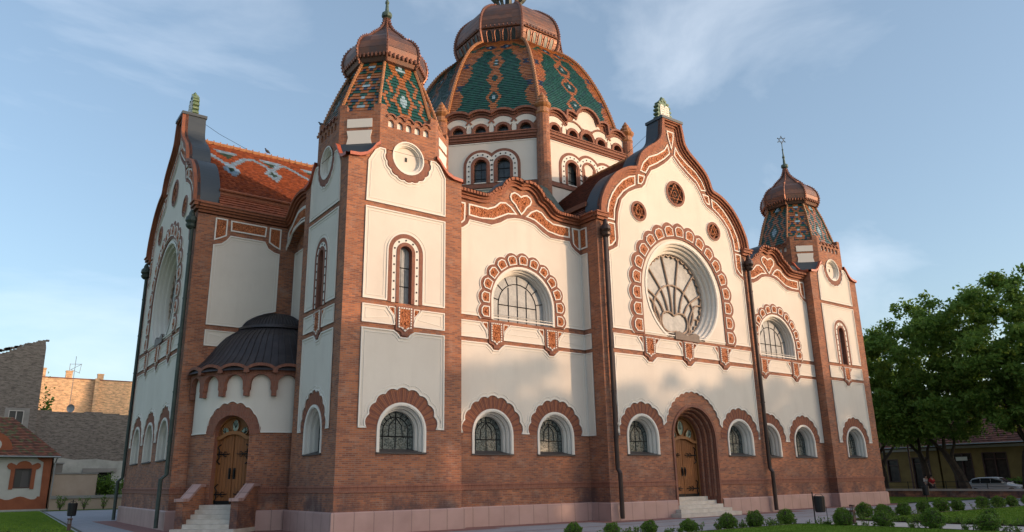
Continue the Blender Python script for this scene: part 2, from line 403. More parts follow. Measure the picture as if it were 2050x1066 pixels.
class Stilt:
    """stilted arch coordinate: t 0..1 along, r radius"""
    def __init__(s, uc, bot, spring, rc): s.uc, s.h, s.spring, s.rc = uc, spring-bot, spring, rc; s.L = 2*s.h+PI*rc
    def P(s, t, r):
        x = t*s.L
        if x < s.h: return (s.uc-r, s.spring-s.h+x)
        x -= s.h
        if x < PI*s.rc: a = PI-x/s.rc; return (s.uc+r*math.cos(a), s.spring+r*math.sin(a))
        return (s.uc+r, s.spring-(x-PI*s.rc))
def petal_surround(fr, uc, bot, spring, rin, rout, n, parent):
    st = Stilt(uc, bot, spring, (rin+rout)/2); mb = MB(); mb.use('brick_moulding')
    outer = []; lip = []
    for k in range(n):
        a = st.P(k/n, rout-.14); b = st.P((k+1)/n, rout-.14); outer += bulge(a, b, .26, 8)
    outer.append(st.P(1, rout-.14)); inner = [st.P(i/60, rin) for i in range(61)]
    prism(mb, fr, outer+inner[::-1], (), .07, 0)
    # white line round the scallops
    mb.use('trim_white'); ribbon(mb, fr, offs(outer, .045, False), outer, .06, 0, False)
    m = .13/(rout-rin)
    for k in range(n):
        t0 = (k+.12)/n; t1 = (k+.88)/n; tm = (k+.5)/n; r0 = rin+(rout-rin)*.16; r1 = rin+(rout-rin)*.64; r2 = rin+(rout-rin)*.82
        cell = [st.P(t0, r0), st.P(t0, r1), st.P(t0*.72+t1*.28, r2), st.P(t0*.28+t1*.72, r2), st.P(t1, r1), st.P(t1, r0)]
        if area(cell) < 0: cell.reverse()
        mb.use('terracotta'); prism(mb, fr, offs(cell, .045), (), .10, .06)
        c = st.P(tm, (r0+r1)/2+.03); mb.tube([fr.P(*c, .09), fr.P(*c, .15)], [.09, .05], 7)
        mb.use('trim_white'); ribbon(mb, fr, cell, offs(cell, .045), .115, .06)
    return mb.build('terracotta_surround', None, parent)
def terracotta_panel(fr, outline, parent, base=.05, w=.07, name='terracotta_panel', beads=False):
    o = clean(list(outline))
    if area(o) < 0: o.reverse()
    mb = MB(); mb.use('terracotta'); i1 = offs(o, w)
    tess = i1
    prism(mb, fr, tess, (), base+.03, base)
    # carved leaves standing proud of the ground
    rnd = random.Random(int(abs(o[0][0]*997+o[0][1]*131+fr.o.x*17)*10)+3)
    xs = [p[0] for p in i1]; zs = [p[1] for p in i1]; A = abs(area(i1)); cnt = int(min(70, A*26))+3; tries = 0; put = 0
    while put < cnt and tries < cnt*12:
        tries += 1; x = rnd.uniform(min(xs), max(xs)); z = rnd.uniform(min(zs), max(zs))
        if not inside((x, z), i1, .05): continue
        put += 1; a = rnd.uniform(0, 2*PI); L = rnd.uniform(.06, .13); W = L*.42
        ca, sa = math.cos(a), math.sin(a)
        q = [(x+ca*L, z+sa*L), (x-sa*W, z+ca*W), (x-ca*L*.6, z-sa*L*.6), (x+sa*W, z-ca*W)]
        top = fr.P(x, z, base+.075)
        for j in range(4): mb.poly([fr.P(*q[j], base+.03), fr.P(*q[(j+1) % 4], base+.03), top])
    mb.use('trim_white'); ribbon(mb, fr, o, i1, base+.05, base-.02)
    if beads:
        mb.use('brick_moulding'); n = len(o)
        for i in range(n):
            a, b = o[i], o[(i+1) % n]; L = math.hypot(b[0]-a[0], b[1]-a[1]); k = max(1, int(L/.11))
            for j in range(k):
                t = (j+.5)/k; c = (a[0]+(b[0]-a[0])*t, a[1]+(b[1]-a[1])*t); i_ = (i1[i][0]+(i1[(i+1) % n][0]-i1[i][0])*t, i1[i][1]+(i1[(i+1) % n][1]-i1[i][1])*t)
                e = ((c[0]+i_[0])/2, (c[1]+i_[1])/2)
                prism(mb, fr, [(e[0]-.022, e[1]-.022), (e[0]+.022, e[1]-.022), (e[0]+.022, e[1]+.022), (e[0]-.022, e[1]+.022)], (), base+.056, base+.04)
    return mb.build(name, None, parent)
def inside(p, poly, m=0):
    x, y = p; c = False; n = len(poly)
    for i in range(n):
        x1, y1 = poly[i]; x2, y2 = poly[(i+1) % n]
        if (y1 > y) != (y2 > y) and x < (x2-x1)*(y-y1)/(y2-y1)+x1: c = not c
        if m:
            ex, ey = x2-x1, y2-y1; L = ex*ex+ey*ey or 1e-9; t = max(0, min(1, ((x-x1)*ex+(y-y1)*ey)/L))
            if (x-x1-t*ex)**2+(y-y1-t*ey)**2 < m*m: return False
    return c

# ================================================================== SYNAGOGUE
SYN = thing('synagogue', 'large brick and white plaster synagogue with copper domes and glazed tile roofs', 'synagogue')
X1 = 37.6; TD = 4.6; KY = TD/5.4; CX = 18.8; CY = 14.25; TW = 5.4; BY = .55; GY = -.7; WX = -3.72; WY = 13.98; WH = 5.58; GH = 5.97
DEPTH = 30.3
F_front = Fr((0, 0, 0), (1, 0, 0), (0, -1, 0))
mat('brick_a', rough=.85, build=grime_flat((.20, .072, .044), (.26, .098, .058), 5)); mat('brick_b', rough=.85, build=grime_flat((.14, .05, .034), (.19, .07, .045), 5)); mat('brick_c', rough=.85, build=grime_flat((.23, .082, .042), (.29, .105, .052), 5))
def sill_part(fr, u0, u1, z, win, d0=-.5, d1=.07):
    mb = MB(); mb.use('sill_metal')
    pf = [fr.P(u0, z-.06, d1), fr.P(u1, z-.06, d1), fr.P(u1, z-.02, d1), fr.P(u0, z-.02, d1)]
    mb.poly(pf); mb.poly([fr.P(u0, z-.02, d1), fr.P(u1, z-.02, d1), fr.P(u1-.18, z+.14, d0), fr.P(u0+.18, z+.14, d0)])
    mb.poly([fr.P(u0, z-.06, d1), fr.P(u1, z-.06, d1), fr.P(u1, z-.06, 0), fr.P(u0, z-.06, 0)])
    mb.poly([fr.P(u0, z-.06, d1), fr.P(u0, z-.02, d1), fr.P(u0+.18, z+.14, d0), fr.P(u0, z-.06, d0)])
    mb.poly([fr.P(u1, z-.06, d1), fr.P(u1, z-.02, d1), fr.P(u1-.18, z+.14, d0), fr.P(u1, z-.06, d0)])
    mb.build('window_sill', None, win)
def stepped(mb, fr, uc, sill, spring, radii, depths, n=22):
    """nested arch mouldings: ring i spans radii[i]..radii[i+1] with its face at depths[i]"""
    for i in range(len(radii)-1):
        A = arch(uc, sill, spring, radii[i], n); B = arch(uc, sill, spring, radii[i+1], n)
        nxt = depths[i+1] if i+1 < len(depths) else depths[i]-.1
        for k in range(len(A)-1):
            mb.poly([fr.P(*A[k], depths[i]), fr.P(*A[k+1], depths[i]), fr.P(*B[k+1], depths[i]), fr.P(*B[k], depths[i])])
            mb.poly([fr.P(*B[k], depths[i]), fr.P(*B[k+1], depths[i]), fr.P(*B[k+1], nxt), fr.P(*B[k], nxt)])
            if i == 0: mb.poly([fr.P(*A[k], depths[0]), fr.P(*A[k+1], depths[0]), fr.P(*A[k+1], 0), fr.P(*A[k], 0)])
def ground_window(fr, uc, sill=2.9, spring=3.72, r=1.07):
    mb = MB(); mb.use('trim_white')
    stepped(mb, fr, uc, sill, spring, [r, r-.09, r-.13, r-.18, r-.22, r-.27, r-.30], [.045, .02, -.12, -.16, -.30, -.34, -.5])
    w = mb.build('window', None, SYN)
    g = MB(); g.use('leaded_glass'); prism(g, fr, arch(uc, sill, spring, r-.22), (), -.52, -.55, sides=False); g.build('glass', None, w)
    l = MB(); l.use('leading'); d = -.505
    def bar(pts, t=.018): l.tube([fr.P(a, b, d) for a, b in pts], t, 4)
    bar([(uc, sill), (uc, spring+r-.3)]); bar([(uc-r+.3, sill+.62), (uc+r-.3, sill+.62)], .022)
    ra = r-.52; bar([(uc-ra, sill)]+[(uc-ra*math.cos(PI*i/12), spring+ra*math.sin(PI*i/12)) for i in range(13)]+[(uc+ra, sill)])
    for i in range(1, 8):
        a = PI*i/8; bar([(uc-ra*math.cos(a), spring+ra*math.sin(a)), (uc-(r-.3)*math.cos(a), spring+(r-.3)*math.sin(a))])
    bar([(uc-ra*.55, sill+.62), (uc-ra*.5, spring+ra*.4), (uc, spring+ra*.95)]); bar([(uc+ra*.55, sill+.62), (uc+ra*.5, spring+ra*.4), (uc, spring+ra*.95)])
    l.build('leading', None, w)
    sill_part(fr, uc-r-.02, uc+r+.02, sill, w)
    vo = MB(); N_ = 54; lob = scal(uc, spring, 1.5, 180, 0, 9); 
    for k in range(N_):
        a0, a1 = PI-PI*k/N_, PI-PI*(k+1)/N_; ph_ = (k+.5)/N_*9 % 1; ro = 1.50+.11*math.sin(PI*ph_)-.0
        vo.use(('brick_a', 'brick_b', 'brick_c')[(k*7+int(uc*3)) % 3]); q_ = .0045
        pts_ = [(uc+rr_*math.cos(a_), spring+rr_*math.sin(a_)) for rr_, a_ in ((r+.01, a0-q_), (ro, a0-q_*.7), (ro, a1+q_*.7), (r+.01, a1+q_))]
        prism(vo, fr, pts_, (), .012+.004*(k % 2), 0)
    vo.build('brick_arch', None, w)
    return arch(uc, sill, spring, r)
def lancet(fr, uc):
    b = 8.75; sp = 10.9; mb = MB()
    mb.use('brick_moulding'); stepped(mb, fr, uc, b, sp, [.79, .62], [.05, .03], 16)
    mb.use('trim_white'); stepped(mb, fr, uc, b, sp, [.62, .43], [.035, .03], 16)
    mb.use('brick_moulding'); stepped(mb, fr, uc, b, sp, [.43, .28], [.06, -.30], 16)
    st = Stilt(uc, b, sp, .525); mb.use('iron')
    for k in range(17):
        c = st.P((k+.5)/17, .525); mb.tube([fr.P(*c, .03), fr.P(*c, .05)], .042, 7)
    w = mb.build('window', None, SYN)
    g = MB(); g.use('frosted_glass'); prism(g, fr, arch(uc, b, sp, .30), (), -.21, -.22, sides=False); g.build('glass', None, w)
    l = MB(); l.use('leading')
    for z in (9.5, 10.3): l.tube([fr.P(uc-.28, z, -.20), fr.P(uc+.28, z, -.20)], .02, 4)
    l.tube([fr.P(uc-.09, b, -.20), fr.P(uc-.09, 11.1, -.20)], .008, 3); l.tube([fr.P(uc+.09, b, -.20), fr.P(uc+.09, 11.1, -.20)], .008, 3)
    l.build('leading', None, w)
    return arch(uc, b, sp, .79)
def bracket(fr, uc, top=8.56, bot=7.62, w=.3, scale=1):
    w *= scale; mb_o = [(uc-w, top), (uc-w, bot+.12), (uc-w*.45, bot+.08), (uc, bot-.04), (uc+w*.45, bot+.08), (uc+w, bot+.12), (uc+w, top)]
    terracotta_panel(fr, mb_o, SYN, base=.07, w=.055, beads=True, name='bracket')
    m2 = MB(); m2.use('brick_moulding')
    o = [(uc-w-.1, top+.06), (uc-w-.1, bot+.02), (uc-w*.5, bot-.06), (uc-.12, bot-.2), (uc+.12, bot-.2), (uc+w*.5, bot-.06), (uc+w+.1, bot+.02), (uc+w+.1, top+.06)]
    prism(m2, fr, o, (), .07, 0); m2.build('bracket_backing', None, SYN)
def small_panels(fr, uL, uR, cuts, z0=7.82, z1=8.56):
    """white panels of the belt between the brackets; cuts = bracket centres"""
    xs = [uL]+[c for c in cuts]+[uR]
    for i in range(len(xs)-1):
        a = xs[i] if i == 0 else xs[i]+.42; b = xs[i+1] if i == len(xs)-2 else xs[i+1]-.42
        if b-a < .3: continue
        pts = [(a, z0), (b, z0), (b, z1), (a, z1)]
        # quadrant notches beside the brackets filled with terracotta
        q = .36
        o = []
        if i > 0: o += [(a, z0), ]
        o = [(a, z0), (b, z0)]
        o += [(b, z0+.12), (b-.08, z1-q), (b-q*.8, z1-.12), (b-q, z1)] if i < len(xs)-2 else [(b, z1)]
        o += [(a+q, z1), (a+q*.8, z1-.12), (a+.08, z1-q), (a, z0+.12)] if i > 0 else [(a, z1)]
        panel(fr, o, (), SYN, bead=.045)
        if i < len(xs)-2: terracotta_panel(fr, [(b, z0+.2), (b, z1), (b-q+.06, z1), (b-q*.72, z1-.14), (b-.06, z1-q)], SYN, base=.0, w=.035)
        if i > 0: terracotta_panel(fr, [(a, z0+.2), (a+.06, z1-q), (a+q*.72, z1-.14), (a+q-.06, z1), (a, z1)], SYN, base=.0, w=.035)
# ---------------------------------------------------------------- towers
def octring(cx, cy, Rr, z, kk):
    s = Rr*kk
    return [(cx+a, cy+b, z) for a, b in ((-s, -Rr), (s, -Rr), (Rr, -s), (Rr, s), (s, Rr), (-s, Rr), (-Rr, s), (-Rr, -s))]
CAP = [(0, 14.62), (.45, 14.66), (.75, 14.78), (.98, 15.02), (1.16, 15.28), (1.34, 15.42)]
def tower(x0, y0, name_lbl, faces):
    """square shaft with an eight-sided top; faces: 'f' full, 'u' plain"""
    T = None
    frs = {'S': Fr((x0, y0, 0), (1, 0, 0), (0, -1, 0)), 'W': Fr((x0, y0, 0), (0, 1, 0), (-1, 0, 0), KY),
           'E': Fr((x0+TW, y0, 0), (0, 1, 0), (1, 0, 0), KY), 'N': Fr((x0, y0+TD, 0), (1, 0, 0), (0, 1, 0))}
    prof = [(u, z) for u, z in CAP]
    half = TW/2
    topL = prof; topR = [(TW-u, z) for u, z in prof][::-1]
    wall = MB(); wall.use('brick')
    c = 2.67
    for k, fr in frs.items():
        full = faces.get(k) == 'f'
        port = circle(half, 15.12, .76)
        holes = [port]
        if full: holes += [ground_window(fr, c), lancet(fr, c)]
        # lower wall with curved shoulders and the front of the octagon stage
        arc = []
        for i in range(5):
            uc = half+(i-2)*.425; arc.append(arch(uc, 16.37, 16.58, .135, 6))
        o = [(0, 0 if k in faces else 11)]+[(TW, 0 if k in faces else 11)]+[(u, z) for u, z in topR[::-1]][::-1][::1]
        o = [(0, 0 if k in faces else 11), (TW, 0 if k in faces else 11)]
        o += [(TW-u, z) for u, z in prof]
        o += [(TW-1.34, 17.35), (TW-1.62, 17.35), (TW-1.62, 17.12), (TW-1.75, 16.98)]
        for i in range(4, -1, -1):
            uc = half+(i-2)*.425
            o += [(uc+.19*math.cos(PI*j/6), 16.86+.14*math.sin(PI*j/6)) for j in range(7)]
        o += [(1.75, 16.98), (1.62, 17.12), (1.62, 17.35), (1.34, 17.35)]
        o += [(u, z) for u, z in prof[::-1]]
        wall.use('brick'); prism(wall, fr, clean(o), holes+arc, 0, -.32, ends=False)
        wall.use('trim_white')
        for a in arc: prism(wall, fr, a, (), -.10, -.12, sides=False)
        # hood mouldings over the little arcade
        wall.use('brick_moulding')
        for i in range(5):
            uc = half+(i-2)*.425; A = [(uc-.23*math.cos(PI*j/8), 16.80+.20*math.sin(PI*j/8)) for j in range(9)]; B = [(uc-.17*math.cos(PI*j/8), 16.80+.14*math.sin(PI*j/8)) for j in range(9)]
            ribbon(wall, fr, A, B, .07, 0, False)
        # brick disc round the blind porthole, scalloped below
        sc_o = [(half-1.08*math.cos(PI*i/10), 15.12+1.02*math.sin(PI*i/10)) for i in range(11)]
        lob = scal(half, 15.12, 1.0, 0, -180, 9, .22)
        up = [(half+1.0, 15.12), (half+1.12, 15.36), (half-1.12, 15.36), (half-1.0, 15.12)]
        ring_o = [(half-1.0, 15.30)]+[(half+1.0, 15.30)]+lob
        wall.use('brick_moulding'); prism(wall, fr, clean(ring_o), [[p for p in circle(half, 15.12, .77) if p[1] < 15.29] + []] if False else (), .03, 0, front=False)
        A = lob; B = [(half+.77*math.cos(-PI*i/(len(lob)-1)), 15.12+.77*math.sin(-PI*i/(len(lob)-1))) for i in range(len(lob))]
        ribbon(wall, fr, A, B, .035, 0, False)
        if k in faces:
            # plaster fields
            if full:
                gp = [(.81, 3.78), (1.13, 3.78)]+scal(c, 3.78, 1.5, 180, 0, 9)+[(4.22, 3.78), (4.55, 3.78), (4.55, 7.62), (3.15, 7.62), (2.95, 7.5), (2.83, 7.36), (2.51, 7.36), (2.39, 7.5), (2.19, 7.62), (.81, 7.62)]
                panel(fr, gp, (), SYN)
                small_panels(fr, .81, 4.55, [c]); bracket(fr, c)
                lh = arch(c, 8.76, 10.9, .8)
                panel(fr, [(.81, 8.78)]+[(c-.8, 8.78)]+arch(c, 8.78, 10.9, .8)[1:-1]+[(c+.8, 8.78), (4.55, 8.78), (4.55, 12.62), (.81, 12.62)], (), SYN)
            else:
                panel(fr, [(.81, 3.78), (4.55, 3.78), (4.55, 7.62), (.81, 7.62)], (), SYN); panel(fr, [(.81, 8.78), (4.55, 8.78), (4.55, 12.62), (.81, 12.62)], (), SYN)
            pz = [(.81, 12.84), (4.55, 12.84), (4.55, 14.62), (4.42, 14.86), (4.25, 15.15), (4.05, 15.30), (3.79, 15.30)]
            pz += [(half+(p[0]-half)*1.0, p[1]) for p in scal(half, 15.12, 1.06, 0, -180, 9, .2)]
            pz += [(1.61, 15.30), (1.35, 15.30), (1.15, 15.15), (.98, 14.86), (.85, 14.62)]
            panel(fr, pz, (), SYN)
        # blind porthole
        mb = MB(); mb.use('trim_white')
        rr = [.76, .70, .66, .60, .56]; dd = [.05, .0, -.05, -.12, -.2]
        for i in range(4):
            A = circle(half, 15.12, rr[i], 28); B = circle(half, 15.12, rr[i+1], 28)
            for q in range(28):
                p = (q+1) % 28
                mb.poly([fr.P(*A[q], dd[i]), fr.P(*A[p], dd[i]), fr.P(*B[p], dd[i]), fr.P(*B[q], dd[i])]); mb.poly([fr.P(*B[q], dd[i]), fr.P(*B[p], dd[i]), fr.P(*B[p], dd[i+1]), fr.P(*B[q], dd[i+1])])
        mb.use('plaster'); prism(mb, fr, circle(half, 15.12, .57, 28), (), dd[4], dd[4]-.02, sides=False)
        mb.use('iron'); prism(mb, fr, [(half-.05, 15.05), (half+.05, 15.05), (half+.05, 15.24), (half-.05, 15.24)], (), dd[4]+.02, dd[4]-.0)
        mb.build('blind_porthole', None, SYN)
        # red glazed coping on the shoulders
        for sgn in (0, 1):
            cp = MB(); cp.use('red_glaze')
            pa = [(u if not sgn else TW-u, z) for u, z in prof]; pb = [(u, z+.14) for u, z in pa]
            ribbon(cp, fr, pa, pb, .14, -.2, False); cp.build('coping', None, SYN)
    # diagonal faces of the octagon stage with two white fields, dark metal slopes below
    for sx, sy in ((0, 0), (1, 0), (0, 1), (1, 1)):
        cx_, cy_ = x0+(TW if sx else 0), y0+(TD if sy else 0); dx = -1 if sx else 1; dy = -1 if sy else 1
        p0 = Vector((cx_+dx*1.34, cy_, 0)); p1 = Vector((cx_, cy_+dy*1.34*KY, 0)); U = (p1-p0).normalized(); n = Vector((-dx*KY, -dy, 0)).normalized(); L = (p1-p0).length
        fr = Fr(p0, U, n)
        wall.use('brick'); prism(wall, fr, [(0, 15.1), (L, 15.1), (L, 17.35), (L-.3, 17.35), (L-.3, 17.05), (.3, 17.05), (.3, 17.35), (0, 17.35)], (), 0, -.32, ends=False)
        wall.use('trim_white')
        prism(wall, fr, [(.34, 16.26), (L-.34, 16.26), (L-.34, 16.66), (.34, 16.66)], (), .03, 0)
        prism(wall, fr, [(.34, 15.5), (L-.34, 15.5), (L-.40, 15.8), (L-.34, 16.12), (.34, 16.12), (.40, 15.8)], (), .03, 0)
        dm = MB(); dm.use('flashing')
        for (u1, z1), (u2, z2) in zip(prof, prof[1:]):
            a = (cx_+dx*u1, cy_, z1+.1); b = (cx_+dx*u2, cy_, z2+.1); c_ = (cx_, cy_+dy*u2*KY, z2+.1); d = (cx_, cy_+dy*u1*KY, z1+.1); dm.poly([a, b, c_, d])
        dm.build('shoulder_flashing', None, SYN)
        # pier caps
    W = wall.build('tower_wall', None, SYN)
    tcx, tcy = x0+half, y0+TD/2+.2
    k = .5
    tk = lambda z: KY if z < 18 else KY+(1-KY)*min(1, (z-18)/2.2)
    octo = lambda Rr, z, kk=1.36/2.7: [(a, tcy+(b-tcy)*tk(z), c_) for a, b, c_ in octring(tcx, tcy, Rr, z, kk)]
    prof_t = [(2.62, 16.9), (2.42, 17.6), (2.15, 18.4), (1.85, 19.2), (1.55, 19.9), (1.42, 20.25)]
    tiled_dome(octo, prof_t, .17, .17, pattern_tower, W, 'glazed_tile')
    hips(octo, prof_t, W, .075, .17, 'terra_glaze')
    prof_c = [(1.35, 19.95), (1.62, 20.1), (1.76, 20.4), (1.80, 20.75), (1.72, 21.15), (1.52, 21.5), (1.25, 21.75), (1.05, 21.85), (.98, 21.95), (.84, 22.15), (.62, 22.38), (.4, 22.62), (.22, 22.9), (.12, 23.2), (.08, 23.4)]
    dome = MB(); dome.use('copper'); rs = [octring(tcx, tcy, r, z, .45) for r, z in prof_c]; dome.loft(rs); Dm = dome.build('copper_dome', None, SYN)
    hips(lambda r, z, kk=.45: octring(tcx, tcy, r, z, .45), prof_c[1:], Dm, .06, .16, 'copper_plain', studs=True)
    # embossed band of bosses low on the onion
    em = MB(); em.use('copper_plain')
    for i in range(8):
        a = Vector(rs[2][i]); b = Vector(rs[2][(i+1) % 8]); m = 7
        for j in range(m):
            p = a.lerp(b, (j+.7)/(m+.4)); em.tube([p+Vector((0, 0, -.12)), p+Vector((0, 0, .02)), p+Vector((0, 0, .10))], [.05, .085, .03], 6)
    em.build('embossed_band', None, Dm)
    fi = MB(); fi.use('verdigris'); fi.lathe(tcx, tcy, [(.10, 23.15), (.16, 23.25), (.13, 23.35), (.09, 23.42), (.24, 23.52), (.26, 23.62), (.24, 23.72), (.10, 23.80), (.07, 24.25), (.10, 24.30), (.10, 24.38), (.055, 24.45), (.04, 24.9), (.07, 24.94), (.03, 25.0), (.025, 25.45)], 10)
    ang = R(-36)
    fs = Fr((tcx, tcy, 0), (math.cos(ang), math.sin(ang), 0), (math.sin(ang), -math.cos(ang), 0))
    for o_ in (90, 270):
        tr = [(.27*math.cos(R(o_+120*i)), 25.72+.27*math.sin(R(o_+120*i))) for i in range(4)]
        fi.use('dark_statue_metal'); fi.tube([fs.P(a, b, 0) for a, b in tr], .026, 5)
    for i in range(6): a = R(90+60*i); fi.tube([fs.P(.27*math.cos(a), 25.72+.27*math.sin(a), 0), fs.P(.33*math.cos(a), 25.72+.33*math.sin(a), 0)], .035, 6)
    fi.build('star_finial', None, SYN)
mat('terra_glaze', rough=.45, build=grime_flat((.24, .09, .032), (.40, .17, .06), 6))
G1 = (.009, .066, .048); G2 = (.007, .048, .042); OR = (.30, .105, .032); OR2 = (.22, .07, .026); BL = (.26, .38, .45); DB = (.02, .035, .07)
def jitter(c, rnd, a=.18):
    k = 1+rnd.uniform(-a, a); return (c[0]*k, c[1]*k, c[2]*k)
def tiled_dome(octo, prof, rowh, tilew, pat, parent, m, faces=range(8)):
    rnd = random.Random(5); mb = MB(); mb.c = []; mb.use(m)
    # resample the profile evenly along its length
    pl = [(r, z) for r, z in prof]; seg = [math.hypot(b[0]-a[0], b[1]-a[1]) for a, b in zip(pl, pl[1:])]; Lt = sum(seg); n = int(Lt/rowh)
    def at(s):
        for (a, b), l in zip(zip(pl, pl[1:]), seg):
            if s <= l+1e-9: t = s/l; return (a[0]+(b[0]-a[0])*t, a[1]+(b[1]-a[1])*t)
            s -= l
        return pl[-1]
    rings = [octo(*at(Lt*i/n)) for i in range(n+1)]
    w0 = [0]*8
    for i in range(8): w0[i] = (Vector(rings[0][i])-Vector(rings[0][(i+1) % 8])).length
    for fi_ in faces:
        for k in range(n):
            a, b = Vector(rings[k][fi_]), Vector(rings[k][(fi_+1) % 8]); c, d = Vector(rings[k+1][(fi_+1) % 8]), Vector(rings[k+1][fi_])
            W = (b-a).length; nn = (b-a).cross(d-a).normalized(); cen = (a+b)/2
            if nn.dot(Vector((cen.x-rings[0][0][0], 0, 0))*0+nn) < 0: nn = -nn
            out = (b-a).cross(d-a).normalized()
            m_ = max(1, round(W/tilew)); sh = (k % 2)*.5
            xs = sorted(set([0.]+[min(1, max(0, (j+sh)/m_)) for j in range(m_+1)]+[1.]))
            for x0_, x1_ in zip(xs, xs[1:]):
                if x1_-x0_ < 1e-4: continue
                um = ((x0_+x1_)/2-.5)*W; v = Lt*(k+.5)/n
                mb.cc = jitter(pat(fi_, um, v, W, Lt, (x0_+x1_)/2), rnd)
                lift = .028+rnd.uniform(0, .012)
                p0 = a.lerp(b, x0_)+out*lift; p1 = a.lerp(b, x1_)+out*lift; p2 = d.lerp(c, x1_); p3 = d.lerp(c, x0_)
                dn = (a-d).normalized()*.03
                p0 = p0+dn; p1 = p1+dn
                mb.poly([p0, p1, p2, p3]); mb.poly([p0, p1, p1-out*(lift), p0-out*(lift)])
    return mb.build('tile_roof', None, parent)
def pattern_tower(f, u, v, W, Lt, x):
    au = abs(u)
    if f % 2 == 0:   # wide faces: a diamond over a stem, zigzag at the edges
        vc = 1.25; d = au/.60+abs(v-vc)/1.0
        if d < .28: return BL
        if d < .78: return G1
        if d < 1.10: return OR
        vt = 3.1; d2 = au/.5+abs(v-vt)/.75
        if d2 < .35: return BL
        if d2 < .65: return G2
        if d2 < 1.05: return OR
        if au < .17: return OR
        e = W/2-au; zz = .20+.26*abs(((v/1.0+.25) % 1)*2-1)
        if e < zz+.08 and e > zz-.09: return OR
        return G1 if (int(v/.17)+int((u+9)/.17)) % 3 else G2
    per = .62; q = (v/per) % 1; lattice = abs(q-.5)*2*.34
    if abs(au-lattice) < .10 or abs(au-(.68-lattice)) < .10: return OR
    if au < .09 and q > .38 and q < .62: return OR2
    if au < .1 and (q < .15 or q > .85): return BL
    return G1 if q < .5 else DB
def hips(octo, prof, parent, r, step, m, studs=False):
    mb = MB(); mb.use(m); rings = [octo(a, b) for a, b in prof]
    for i in range(8):
        pts = [Vector(q[i]) for q in rings]; c = Vector((sum(p[0] for p in rings[0])/8, sum(p[1] for p in rings[0])/8, 0))
        out = Vector((pts[0].x-c.x, pts[0].y-c.y, 0)).normalized()
        mb.use(m); mb.tube([p+out*.02 for p in pts], r, 6)
        # bosses along the rib
        L = 0
        for a, b in zip(pts, pts[1:]):
            l = (b-a).length; 
            while L < l:
                p = a.lerp(b, L/l); d = (b-a).normalized()
                no = out-d*out.dot(d); no = no.normalized() if no.length > 1e-3 else out
                if studs: mb.tube([p+no*.02, p+no*(r+.05)], [.045, .03], 5)
                else: mb.tube([p-d*.05+no*.03, p+d*.02+no*(r+.035)], [r*.9, r*.35], 5)
                L += step
            L -= l
    mb.build('hip_ribs', None, parent)
tower(0, 0, 'A', {'S': 'f', 'W': 'f', 'E': 'u'})
tower(X1-TW, 0, 'B', {'S': 'f', 'E': 'f', 'W': 'u'})
tower(0, DEPTH-TD, 'C', {'N': 'u', 'W': 'u'}); tower(X1-TW, DEPTH-TD, 'D', {'N': 'u', 'E': 'u'})
# ---------------------------------------------------------------- bays, gables, wings
def cornice(fr, path, parent, layers=((-.05, .10, .12), (.10, .20, .22), (.20, .34, .34)), dent=True, m='brick_cornice', name='cornice'):
    mb = MB(); mb.use(m)
    for h0, h1, d in layers: ribbon(mb, fr, offs(path, h0, False), offs(path, h1, False), d, -.1, False)
    if dent:
        L = 0; st = .17
        for a, b in zip(path, path[1:]):
            l = math.hypot(b[0]-a[0], b[1]-a[1])
            while L < l:
                t = L/l; x = a[0]+(b[0]-a[0])*t; z = a[1]+(b[1]-a[1])*t; ex, ez = (b[0]-a[0])/l, (b[1]-a[1])/l; nx, nz = -ez, ex
                q = [(x+ex*i*.05+nx*j, z+ez*i*.05+nz*j) for i, j in ((-1, .19), (1, .19), (1, .33), (-1, .33))]
                prism(mb, fr, q, (), .385, .33); L += st
            L -= l
    return mb.build(name, None, parent)
def mirror(pts): return [(-u, z) for u, z in pts]
def smooth(p, n=3):
    out = []
    for i in range(len(p)-1):
        p0 = p[max(i-1, 0)]; p1 = p[i]; p2 = p[i+1]; p3 = p[min(i+2, len(p)-1)]
        for k in range(n):
            t = k/n
            out.append(tuple(.5*((2*p1[j])+(-p0[j]+p2[j])*t+(2*p0[j]-5*p1[j]+4*p2[j]-p3[j])*t*t+(-p0[j]+3*p1[j]-3*p2[j]+p3[j])*t**3) for j in (0, 1)))
    return out+[p[-1]]
